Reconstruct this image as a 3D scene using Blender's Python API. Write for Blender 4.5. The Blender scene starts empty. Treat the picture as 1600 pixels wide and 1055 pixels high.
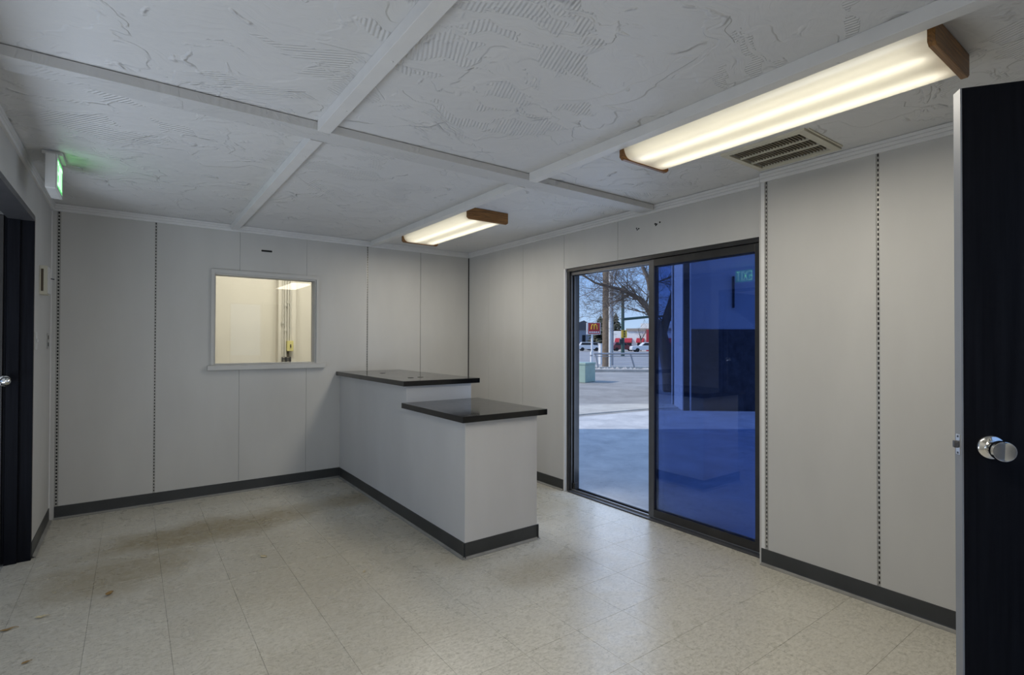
import bpy, math, random
from mathutils import Vector, Matrix
random.seed(7)
scene = bpy.context.scene
COL = scene.collection
PI = math.pi

# ------------------------------------------------------------------ camera, world, sun, area lights, exposure
cam_data = bpy.data.cameras.new('camera')
cam = bpy.data.objects.new('camera', cam_data)
COL.objects.link(cam)
cam_data.sensor_fit = 'HORIZONTAL'
cam_data.sensor_width = 36.0
cam_data.lens = 811.18 / 1600 * 36.0
cam_data.clip_start = 0.02
cam_data.clip_end = 600
CAM = Vector((-3.2465, -5.3147, 1.3756))
yaw, pitch, roll = 0.6316, 0.0094, 0.0030
fwd = Vector((math.sin(yaw) * math.cos(pitch), math.cos(yaw) * math.cos(pitch), math.sin(pitch)))
rgt = Vector((math.cos(yaw), -math.sin(yaw), 0))
upv = rgt.cross(fwd)
r2 = math.cos(roll) * rgt + math.sin(roll) * upv
u2 = -math.sin(roll) * rgt + math.cos(roll) * upv
cam.matrix_world = Matrix(((r2.x, u2.x, -fwd.x, CAM.x), (r2.y, u2.y, -fwd.y, CAM.y), (r2.z, u2.z, -fwd.z, CAM.z), (0, 0, 0, 1)))
scene.camera = cam

SUN_EL = math.radians(38)
SUN_DIR = Vector((-0.82 * math.cos(SUN_EL), 0.58 * math.cos(SUN_EL), math.sin(SUN_EL))).normalized()   # towards the sun
world = bpy.data.worlds.new('sky_world')
scene.world = world
world.use_nodes = True
wn = world.node_tree
geo = wn.nodes.new('ShaderNodeTexCoord')
sepw = wn.nodes.new('ShaderNodeSeparateXYZ'); wn.links.new(geo.outputs['Generated'], sepw.inputs[0])
ramp = wn.nodes.new('ShaderNodeValToRGB')
ramp.color_ramp.elements[0].position = 0.0; ramp.color_ramp.elements[0].color = (0.52, 0.70, 0.93, 1)
e1 = ramp.color_ramp.elements.new(0.16); e1.color = (0.22, 0.43, 0.86, 1)
ramp.color_ramp.elements[-1].position = 0.75; ramp.color_ramp.elements[-1].color = (0.30, 0.48, 0.88, 1)
wn.links.new(sepw.outputs[2], ramp.inputs[0])
wn.links.new(ramp.outputs[0], wn.nodes['Background'].inputs[0])
wn.nodes['Background'].inputs[1].default_value = 1.0

sun_data = bpy.data.lights.new('sun', 'SUN')
sun_data.energy = 2.5
sun_data.angle = math.radians(0.6)
sun_data.color = (1.0, 0.95, 0.87)
sun = bpy.data.objects.new('sun', sun_data)
COL.objects.link(sun)
sun.location = (-20, 14, 20)
sun.rotation_euler = SUN_DIR.to_track_quat('Z', 'Y').to_euler()

def area_light(name, loc, direction, sx, sy, watts, color, parent=None):
    d = bpy.data.lights.new(name, 'AREA')
    d.shape = 'RECTANGLE'; d.size = sx; d.size_y = sy; d.energy = watts; d.color = color
    o = bpy.data.objects.new(name, d); COL.objects.link(o)
    o.rotation_euler = Vector(direction).to_track_quat('-Z', 'Y').to_euler()
    o.location = Vector(loc) - (parent.location if parent else Vector((0, 0, 0)))
    o.parent = parent
    return o
# added fill lights in side room and behind camera; daylight through the patio door
area_light('side_room_uplight', (-5.15, -2.75, 0.25), (0.15, 0, 1), 1.6, 1.4, 52, (0.72, 0.83, 1.0))  # added low in the side room, tilted up to light the ceiling
area_light('added_front_fill', (-2.75, -5.80, 1.30), (0, 1, 0.0), 1.55, 1.55, 8, (1.0, 0.98, 0.95))  # added out of view to brighten faces turned to the camera
area_light('patio_door_daylight', (0.22, -2.24, 1.05), (-1, 0, -0.05), 0.80, 1.85, 9, (0.60, 0.74, 1.0))
LAMP_WATTS = 13.0
BACK_ROOM_WATTS = 60.0

scene.view_settings.view_transform = 'Standard'
scene.view_settings.look = 'None'
scene.view_settings.gamma = 1.0
scene.view_settings.use_curve_mapping = False
scene.view_settings.exposure = 0.0

# ------------------------------------------------------------------ materials
def lin(r, g, b):
    f = lambda c: ((c / 255 + 0.055) / 1.055) ** 2.4 if c > 10.3 else c / 255 / 12.92
    return (f(r), f(g), f(b), 1.0)

class NT:
    def __init__(self, name):
        self.m = bpy.data.materials.new(name); self.m.use_nodes = True
        self.t = self.m.node_tree
        self.b = self.t.nodes['Principled BSDF']; self.out = self.t.nodes['Material Output']
    def n(self, typ, **kw):
        nd = self.t.nodes.new(typ)
        for k, v in kw.items():
            if k.startswith('i_'):
                key = k[2:]
                key = int(key) if key.isdigit() else key.replace('_', ' ')
                nd.inputs[key].default_value = v
            else:
                setattr(nd, k, v)
        return nd
    def l(self, a, b): self.t.links.new(a, b)
    def math(self, op, a, b=None, clamp=False):
        nd = self.t.nodes.new('ShaderNodeMath'); nd.operation = op; nd.use_clamp = clamp
        for i, v in enumerate((a, b)):
            if v is None: continue
            if isinstance(v, (int, float)): nd.inputs[i].default_value = v
            else: self.l(v, nd.inputs[i])
        return nd.outputs[0]
    def ramp(self, fac, stops):
        nd = self.t.nodes.new('ShaderNodeValToRGB'); e = nd.color_ramp.elements
        while len(e) < len(stops): e.new(0.5)
        for el, (p, c) in zip(e, stops):
            el.position = p; el.color = c if len(c) == 4 else (*c, 1)
        self.l(fac, nd.inputs[0]); return nd.outputs[0]
    def smooth(self, v, lo, hi):
        nd = self.t.nodes.new('ShaderNodeMapRange'); nd.interpolation_type = 'SMOOTHSTEP'
        self.l(v, nd.inputs[0]); nd.inputs[1].default_value = lo; nd.inputs[2].default_value = hi
        return nd.outputs[0]
    def mix(self, fac, a, b, typ='MIX'):
        nd = self.t.nodes.new('ShaderNodeMix'); nd.data_type = 'RGBA'; nd.blend_type = typ
        for s, v in ((nd.inputs[0], fac), (nd.inputs[6], a), (nd.inputs[7], b)):
            if isinstance(v, (int, float)): s.default_value = v
            elif isinstance(v, tuple): s.default_value = v
            else: self.l(v, s)
        return nd.outputs[2]
    def bump(self, h, strength=0.3, dist=0.01):
        nd = self.n('ShaderNodeBump'); nd.inputs['Strength'].default_value = strength; nd.inputs['Distance'].default_value = dist
        self.l(h, nd.inputs['Height']); self.l(nd.outputs[0], self.b.inputs['Normal'])
    def pos(self): return self.n('ShaderNodeNewGeometry').outputs['Position']
    def noise(self, vec, scale, detail=3, rough=0.55, dist=0.0):
        nd = self.n('ShaderNodeTexNoise'); nd.inputs['Scale'].default_value = scale; nd.inputs['Detail'].default_value = detail
        nd.inputs['Roughness'].default_value = rough; nd.inputs['Distortion'].default_value = dist
        if vec is not None: self.l(vec, nd.inputs['Vector'])
        return nd
    def scale(self, vec, sx, sy, sz, rot=0.0):
        nd = self.n('ShaderNodeMapping'); nd.inputs['Scale'].default_value = (sx, sy, sz); nd.inputs['Rotation'].default_value = (0, 0, rot)
        self.l(vec, nd.inputs['Vector']); return nd.outputs[0]

def plain(name, col, rough=0.5, metal=0.0, var=0.06, vscale=6.0, bump=0.0, bscale=80.0, spec=0.5):
    k = NT(name)
    p = k.pos()
    nz = k.noise(p, vscale, 4)
    d = tuple(max(0, c * (1 - var)) for c in col[:3]) + (1,)
    u = tuple(min(1, c * (1 + var)) for c in col[:3]) + (1,)
    k.l(k.ramp(nz.outputs[0], [(0.3, d), (0.7, u)]), k.b.inputs['Base Color'])
    k.b.inputs['Roughness'].default_value = rough
    k.b.inputs['Metallic'].default_value = metal
    k.b.inputs['Specular IOR Level'].default_value = spec
    if bump:
        k.bump(k.noise(p, bscale, 2).outputs[0], bump, 0.003)
    return k.m

M = {}
def wall_paint(name, col):
    k = NT(name); p = k.pos()
    a = k.noise(k.scale(p, 1, 1, 0.35), 2.2, 4).outputs[0]
    b = k.noise(p, 9, 3).outputs[0]
    d = tuple(c * 0.93 for c in col[:3]) + (1,); u = tuple(c * 1.04 for c in col[:3]) + (1,)
    c1 = k.ramp(a, [(0.3, d), (0.7, u)])
    scuff = k.smooth(k.noise(k.scale(p, 1, 1, 0.5), 14, 5, 0.7).outputs[0], 0.68, 0.80)
    c2 = k.mix(k.math('MULTIPLY', scuff, 0.16), c1, tuple(c * 0.45 for c in col[:3]) + (1,))
    k.l(c2, k.b.inputs['Base Color'])
    k.b.inputs['Roughness'].default_value = 0.55
    k.b.inputs['Specular IOR Level'].default_value = 0.3
    k.bump(b, 0.06, 0.004)
    return k.m
M['wall'] = wall_paint('painted_panel_grey', (0.555, 0.548, 0.525, 1))
M['counter'] = wall_paint('painted_counter_grey', (0.56, 0.555, 0.545, 1))
M['trim'] = plain('painted_trim', (0.72, 0.715, 0.70, 1), 0.5, var=0.04, bump=0.05, bscale=60)
M['base'] = plain('dark_vinyl_base', (0.035, 0.037, 0.037, 1), 0.42, var=0.2, vscale=5)
M['base_foot'] = plain('pale_vinyl_foot', (0.26, 0.255, 0.235, 1), 0.4, var=0.2, vscale=8)  # pale colour draws the highlight along the flared foot
M['gap'] = plain('dark_gap', (0.012, 0.012, 0.012, 1), 0.8)
M['standard'] = plain('slotted_metal', (0.42, 0.41, 0.38, 1), 0.4, 0.3, 0.1)
M['laminate'] = None
M['bronze'] = plain('dark_bronze_aluminium', (0.045, 0.043, 0.042, 1), 0.38, 0.5, 0.12, 10)
M['alu_grey'] = plain('grey_aluminium', (0.10, 0.10, 0.105, 1), 0.4, 0.5, 0.1, 10)
M['chrome'] = plain('polished_steel', (0.82, 0.82, 0.80, 1), 0.12, 1.0, 0.02)
M['steel'] = plain('bright_steel', (0.62, 0.62, 0.62, 1), 0.3, 1.0, 0.05)
M['white_plastic'] = plain('white_plastic', (0.62, 0.62, 0.60, 1), 0.4, var=0.03)
M['cream_plastic'] = plain('aged_cream_plastic', (0.60, 0.57, 0.46, 1), 0.45, var=0.06)
M['fin'] = plain('brown_grey_fins', (0.26, 0.23, 0.17, 1), 0.5)
M['dark_grille'] = plain('dark_brown_grille', (0.07, 0.05, 0.03, 1), 0.7)

def laminate():
    k = NT('black_laminate'); p = k.pos()
    n1 = k.noise(p, 6, 5, 0.65).outputs[0]
    k.l(k.ramp(n1, [(0.35, (0.004, 0.004, 0.0045)), (0.75, (0.012, 0.012, 0.0115))]), k.b.inputs['Base Color'])
    k.l(k.ramp(k.noise(p, 11, 5, 0.7).outputs[0], [(0.3, (0.07,) * 3), (0.7, (0.17,) * 3)]), k.b.inputs['Roughness'])
    k.bump(k.noise(p, 4, 3).outputs[0], 0.05, 0.01)
    return k.m
M['laminate'] = laminate()

def ceiling_mat(name, col, amount=1.0):
    k = NT(name); p = k.pos()
    wnz = k.noise(p, 1.7, 3, 0.6)
    sub = k.n('ShaderNodeVectorMath', operation='SUBTRACT'); k.l(wnz.outputs['Color'], sub.inputs[0]); sub.inputs[1].default_value = (0.5, 0.5, 0.5)
    scl = k.n('ShaderNodeVectorMath', operation='SCALE'); k.l(sub.outputs[0], scl.inputs[0]); scl.inputs['Scale'].default_value = 0.55
    add = k.n('ShaderNodeVectorMath', operation='ADD'); k.l(p, add.inputs[0]); k.l(scl.outputs[0], add.inputs[1])
    wp = k.scale(add.outputs[0], 1, 1, 0)
    flat = k.scale(p, 1, 1, 0)
    # trowel strokes: each patch is combed in its own direction
    vor = k.n('ShaderNodeTexVoronoi', feature='F1'); vor.inputs['Scale'].default_value = 1.5; k.l(wp, vor.inputs['Vector'])
    sep = k.n('ShaderNodeSeparateColor'); k.l(vor.outputs['Color'], sep.inputs[0])
    ang = k.math('MULTIPLY', sep.outputs[0], 3.1)
    rot = k.n('ShaderNodeVectorRotate', rotation_type='Z_AXIS'); k.l(flat, rot.inputs['Vector']); k.l(ang, rot.inputs['Angle'])
    wav = k.n('ShaderNodeTexWave', wave_type='BANDS', bands_direction='X'); wav.inputs['Scale'].default_value = 19
    wav.inputs['Distortion'].default_value = 1.3; wav.inputs['Detail'].default_value = 2; wav.inputs['Detail Scale'].default_value = 0.4
    k.l(rot.outputs[0], wav.inputs['Vector'])
    pick = k.smooth(sep.outputs[1], 0.40, 0.44)
    patch = k.smooth(k.noise(k.scale(wp, 1.0, 2.2, 0, 0.5), 2.6, 4, 0.6, 0.5).outputs[0], 0.53, 0.55)
    comb = k.math('MULTIPLY', k.math('MULTIPLY', wav.outputs['Fac'], patch), k.math('MULTIPLY', pick, 0.30))
    # ridges where one stroke ends against the next
    ve = k.n('ShaderNodeTexVoronoi', feature='DISTANCE_TO_EDGE'); ve.inputs['Scale'].default_value = 3.4; k.l(wp, ve.inputs['Vector'])
    ridge = k.math('SUBTRACT', 1.0, k.smooth(ve.outputs['Distance'], 0.0, 0.05))
    rm = k.smooth(k.noise(flat, 4.5, 4, 0.6).outputs[0], 0.53, 0.66)
    ridge = k.math('MULTIPLY', ridge, rm)
    # a thin second skin of plaster with a soft lip
    step = k.smooth(k.noise(wp, 2.2, 4, 0.5, 0.8).outputs[0], 0.52, 0.545)
    soft = k.noise(flat, 3.2, 3, 0.5).outputs[0]
    drag = k.noise(k.scale(wp, 1.0, 9.0, 0, 0.5), 4.0, 4, 0.6).outputs[0]
    h = k.math('ADD', k.math('ADD', comb, k.math('MULTIPLY', ridge, 1.0)), k.math('MULTIPLY', step, 0.35))
    h = k.math('ADD', h, k.math('ADD', k.math('MULTIPLY', soft, 1.6), k.math('MULTIPLY', drag, 0.30)))
    k.bump(h, 0.9 * amount, 0.011)
    n2 = k.noise(flat, 1.1, 4).outputs[0]
    d = tuple(c * 0.94 for c in col[:3]) + (1,)
    k.l(k.ramp(n2, [(0.3, d), (0.7, col)]), k.b.inputs['Base Color'])
    k.b.inputs['Roughness'].default_value = 0.5
    k.b.inputs['Specular IOR Level'].default_value = 0.35
    return k.m
M['ceiling'] = ceiling_mat('trowelled_plaster', (0.70, 0.70, 0.695, 1))

def tile_mat():
    k = NT('vinyl_composition_tile'); p = k.pos()
    info = k.n('ShaderNodeObjectInfo')
    # streaky chips
    s1 = k.noise(k.scale(p, 34, 74, 1, 0.35), 1.0, 5, 0.75).outputs[0]
    s2 = k.noise(k.scale(p, 90, 44, 1, -0.5), 1.0, 4, 0.7).outputs[0]
    base = k.ramp(s1, [(0.32, (0.40, 0.38, 0.315)), (0.50, (0.57, 0.545, 0.47)), (0.68, (0.67, 0.645, 0.57))])
    chips = k.smooth(s2, 0.56, 0.66)
    base = k.mix(k.math('MULTIPLY', chips, 0.45), base, (0.17, 0.155, 0.115, 1))
    # tile to tile tone
    tone = k.ramp(info.outputs['Random'], [(0.0, (0.975, 0.975, 0.975)), (1.0, (1.015, 1.015, 1.015))])
    base = k.mix(1.0, base, tone, 'MULTIPLY')
    # brown traffic dirt, where it lies on this floor
    sep = k.n('ShaderNodeSeparateXYZ'); k.l(p, sep.inputs[0])
    wob = k.noise(k.scale(p, 1, 1, 0), 1.9, 5, 0.65).outputs[0]
    total = None
    for (cx, cy, rx, ry, a, amt) in ((-2.75, -0.95, 1.0, 0.34, 0.10, 0.95), (-3.25, -1.40, 0.55, 0.42, 0.3, 0.75), (-1.75, -0.80, 0.32, 0.24, 0.2, 0.75),
                                     (-2.3, -1.9, 1.0, 1.1, 0, 0.36), (-1.25, -2.85, 0.45, 0.22, 0, 0.50), (-0.45, -1.75, 0.40, 0.55, 0, 0.55), (-2.4, -3.0, 0.7, 0.4, 0, 0.22)):
        dx = k.math('SUBTRACT', sep.outputs[0], cx); dy = k.math('SUBTRACT', sep.outputs[1], cy)
        ca, sa = math.cos(a), math.sin(a)
        ex = k.math('DIVIDE', k.math('ADD', k.math('MULTIPLY', dx, ca), k.math('MULTIPLY', dy, sa)), rx)
        ey = k.math('DIVIDE', k.math('SUBTRACT', k.math('MULTIPLY', dy, ca), k.math('MULTIPLY', dx, sa)), ry)
        r = k.math('SQRT', k.math('ADD', k.math('MULTIPLY', ex, ex), k.math('MULTIPLY', ey, ey)))
        r = k.math('ADD', r, k.math('MULTIPLY', k.math('SUBTRACT', wob, 0.5), 1.6))
        msk = k.math('MULTIPLY', k.math('SUBTRACT', 1.0, k.smooth(r, 0.25, 1.25)), amt)
        total = msk if total is None else k.math('MAXIMUM', total, msk)
    fine = k.smooth(k.noise(k.scale(p, 1, 1, 0), 22, 5, 0.75).outputs[0], 0.30, 0.65)
    total = k.math('MULTIPLY', total, k.math('MULTIPLY_ADD', fine, 0.5)) if False else k.math('MULTIPLY', total, k.math('ADD', k.math('MULTIPLY', fine, 0.45), 0.55))
    base = k.mix(total, base, (0.25, 0.195, 0.095, 1))
    scuff = k.smooth(k.noise(k.scale(p, 3, 1, 1, 0.7), 5, 5, 0.75, 0.8).outputs[0], 0.66, 0.74)
    base = k.mix(k.math('MULTIPLY', scuff, 0.0), base, (0.13, 0.12, 0.09, 1))
    k.l(base, k.b.inputs['Base Color'])
    rg = k.noise(k.scale(p, 1, 1, 0), 7.0, 6, 0.75, 1.0).outputs[0]
    k.l(k.ramp(rg, [(0.30, (0.21,) * 3), (0.70, (0.40,) * 3)]), k.b.inputs['Roughness'])
    k.b.inputs['Specular IOR Level'].default_value = 0.5
    k.bump(s1, 0.12, 0.002)
    return k.m
M['tile'] = tile_mat()

def glass_mat(name, tint, ior=1.5):
    m = bpy.data.materials.new(name); m.use_nodes = True; t = m.node_tree
    t.nodes.remove(t.nodes['Principled BSDF'])
    tr = t.nodes.new('ShaderNodeBsdfTransparent'); tr.inputs[0].default_value = (*tint, 1)
    gl = t.nodes.new('ShaderNodeBsdfGlossy'); gl.inputs['Roughness'].default_value = 0.0
    fr = t.nodes.new('ShaderNodeFresnel'); fr.inputs[0].default_value = ior
    mx = t.nodes.new('ShaderNodeMixShader')
    t.links.new(fr.outputs[0], mx.inputs[0]); t.links.new(tr.outputs[0], mx.inputs[1]); t.links.new(gl.outputs[0], mx.inputs[2])
    t.links.new(mx.outputs[0], t.nodes['Material Output'].inputs[0])
    return m
M['blue_glass'] = glass_mat('blue_tinted_glass', (0.575, 0.655, 0.825))
M['clear_glass'] = glass_mat('clear_glass', (0.97, 0.98, 0.97))

def emit_mat(name, col, strength):
    k = NT(name); k.b.inputs['Base Color'].default_value = col
    k.b.inputs['Emission Color'].default_value = col; k.b.inputs['Emission Strength'].default_value = strength
    return k.m
M['tube'] = emit_mat('fluorescent_tube', (1.0, 0.955, 0.85, 1), 3.6)
M['exit_green'] = emit_mat('exit_green_face', (0.10, 0.62, 0.16, 1), 1.1)
M['exit_letter'] = emit_mat('exit_letter_glow', (0.45, 1.0, 0.50, 1), 1.6)

def lens_mat():
    m = bpy.data.materials.new('ribbed_acrylic_lens'); m.use_nodes = True; t = m.node_tree
    t.nodes.remove(t.nodes['Principled BSDF'])
    tl = t.nodes.new('ShaderNodeBsdfTranslucent'); tl.inputs[0].default_value = (0.90, 0.88, 0.80, 1)
    df = t.nodes.new('ShaderNodeBsdfDiffuse'); df.inputs[0].default_value = (0.75, 0.73, 0.66, 1)
    gl = t.nodes.new('ShaderNodeBsdfGlossy'); gl.inputs['Roughness'].default_value = 0.25
    mx = t.nodes.new('ShaderNodeMixShader'); mx.inputs[0].default_value = 0.25
    mx2 = t.nodes.new('ShaderNodeMixShader'); mx2.inputs[0].default_value = 0.05
    nz = t.nodes.new('ShaderNodeTexNoise'); nz.inputs['Scale'].default_value = 7.0
    t.links.new(tl.outputs[0], mx.inputs[1]); t.links.new(df.outputs[0], mx.inputs[2])
    t.links.new(mx.outputs[0], mx2.inputs[1]); t.links.new(gl.outputs[0], mx2.inputs[2])
    t.links.new(mx2.outputs[0], t.nodes['Material Output'].inputs[0])
    return m
M['lens'] = lens_mat()
M['fixture_white'] = plain('fixture_white_enamel', (0.72, 0.71, 0.66, 1), 0.4, var=0.03)

def wood_mat(name, c1, c2, axis):
    k = NT(name); p = k.pos()
    s = {'x': (3, 40, 40), 'z': (40, 40, 3)}[axis]
    n1 = k.noise(k.scale(p, *s), 1.0, 5, 0.65, 1.5).outputs[0]
    k.l(k.ramp(n1, [(0.3, c1), (0.7, c2)]), k.b.inputs['Base Color'])
    k.b.inputs['Roughness'].default_value = 0.45
    k.bump(n1, 0.15, 0.004)
    return k.m
M['oak'] = wood_mat('stained_oak', (0.085, 0.034, 0.008, 1), (0.36, 0.17, 0.045, 1), 'x')
def black_door():
    k = NT('black_painted_door'); p = k.pos()
    n1 = k.noise(k.scale(p, 60, 60, 2.2), 1.0, 4, 0.6).outputs[0]
    k.l(k.ramp(n1, [(0.3, (0.0045, 0.0048, 0.007)), (0.8, (0.010, 0.011, 0.015))]), k.b.inputs['Base Color'])
    k.b.inputs['Roughness'].default_value = 0.45
    k.b.inputs['Specular IOR Level'].default_value = 0.07
    k.bump(n1, 0.12, 0.002)
    return k.m
M['black_door'] = black_door()
M['door_edge'] = plain('painted_door_edge', (0.22, 0.235, 0.26, 1), 0.45, var=0.05)
# outdoors
def concrete(name, c1, c2, sc=2.0, rough=0.85):
    k = NT(name); p = k.pos()
    a = k.noise(p, sc, 6, 0.65, 0.4).outputs[0]; b = k.noise(p, sc * 9, 4, 0.7).outputs[0]
    c = k.ramp(a, [(0.3, c1), (0.7, c2)])
    sp = k.smooth(b, 0.60, 0.72)
    c = k.mix(k.math('MULTIPLY', sp, 0.35), c, tuple(x * 0.5 for x in c1[:3]) + (1,))
    k.l(c, k.b.inputs['Base Color']); k.b.inputs['Roughness'].default_value = rough
    k.bump(k.math('ADD', a, b), 0.3, 0.02)
    return k.m
M['slab'] = concrete('driveway_concrete', (0.52, 0.52, 0.52), (0.80, 0.79, 0.77), 2.2)
M['lot'] = concrete('dirt_and_asphalt', (0.31, 0.29, 0.265), (0.50, 0.48, 0.445), 0.9)
M['gutter'] = concrete('pale_gutter_concrete', (0.52, 0.49, 0.43), (0.70, 0.67, 0.60), 2.0)
M['road'] = concrete('road_asphalt', (0.30, 0.30, 0.31), (0.42, 0.42, 0.43), 0.5)
M['kerb'] = concrete('kerb_concrete', (0.40, 0.38, 0.34), (0.58, 0.55, 0.50), 2.0)
M['rock'] = concrete('rubble_rock', (0.38, 0.34, 0.30), (0.82, 0.78, 0.72), 3.0)
M['cabinet_green'] = plain('mint_green_enamel', (0.40, 0.53, 0.45, 1), 0.5)
M['bark'] = concrete('grey_bark', (0.13, 0.10, 0.08), (0.27, 0.22, 0.18), 9)
M['pole_wood'] = concrete('weathered_pole_wood', (0.14, 0.10, 0.065), (0.25, 0.185, 0.125), 6)
M['galv'] = plain('galvanised_steel', (0.38, 0.39, 0.41, 1), 0.5, 0.4)
M['white_pvc'] = plain('white_conduit', (0.80, 0.80, 0.78, 1), 0.5)
M['signal_green'] = plain('dark_green_signal_paint', (0.045, 0.09, 0.075, 1), 0.5)
M['signal_yellow'] = plain('signal_yellow', (0.75, 0.47, 0.04, 1), 0.5)
M['dark'] = plain('dark_glass', (0.02, 0.022, 0.028, 1), 0.2)
M['sign_red'] = plain('sign_red', (0.48, 0.035, 0.03, 1), 0.5)
M['sign_yellow'] = plain('sign_yellow', (0.95, 0.58, 0.04, 1), 0.5)
M['sign_white'] = plain('sign_white', (0.82, 0.81, 0.79, 1), 0.5)
M['awning_red'] = plain('awning_red', (0.46, 0.03, 0.045, 1), 0.6)
M['bldg_white'] = plain('white_stucco', (0.90, 0.88, 0.84, 1), 0.8)
M['bldg_tan'] = plain('tan_roof_band', (0.40, 0.34, 0.28, 1), 0.8)
M['house_grey'] = plain('blue_grey_siding', (0.24, 0.27, 0.33, 1), 0.8)
M['house_roof'] = plain('dark_shingles', (0.10, 0.10, 0.11, 1), 0.9)
M['needles'] = plain('evergreen_needles', (0.10, 0.10, 0.065, 1), 0.9, var=0.5, vscale=2.0)
M['car_white'] = plain('white_car_paint', (0.78, 0.78, 0.78, 1), 0.3)
M['car_grey'] = plain('grey_car_paint', (0.30, 0.31, 0.33, 1), 0.3)
M['car_red'] = plain('dark_red_car_paint', (0.20, 0.05, 0.05, 1), 0.3)
M['tyre'] = plain('tyre_rubber', (0.02, 0.02, 0.02, 1), 0.8)
M['out_upper'] = concrete('grey_block_paint', (0.55, 0.56, 0.57), (0.64, 0.65, 0.66), 1.5)
M['out_lower'] = concrete('dark_exposed_aggregate', (0.045, 0.042, 0.04), (0.13, 0.12, 0.11), 7)
M['out_pale'] = concrete('whitened_end_paint', (0.80, 0.81, 0.81), (0.88, 0.88, 0.88), 3)  # whitened so the outbuilding's end face looks sunlit; the coping shares it
M['ext_wall'] = concrete('exterior_stucco', (0.50, 0.49, 0.47), (0.56, 0.55, 0.53), 1.5)
M['back_wall_paint'] = plain('warm_white_shop_paint', (0.78, 0.75, 0.67, 1), 0.6, var=0.03, vscale=2)
M['pipe'] = plain('painted_conduit', (0.66, 0.64, 0.58, 1), 0.5)
M['yellow_box'] = plain('yellow_switch_enamel', (0.74, 0.68, 0.28, 1), 0.5)
M['leaf_brown'] = plain('dried_leaf', (0.30, 0.19, 0.07, 1), 0.8, var=0.35, vscale=60)
M['leaf_pale'] = plain('bleached_leaf', (0.55, 0.47, 0.30, 1), 0.8, var=0.25, vscale=60)

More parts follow.
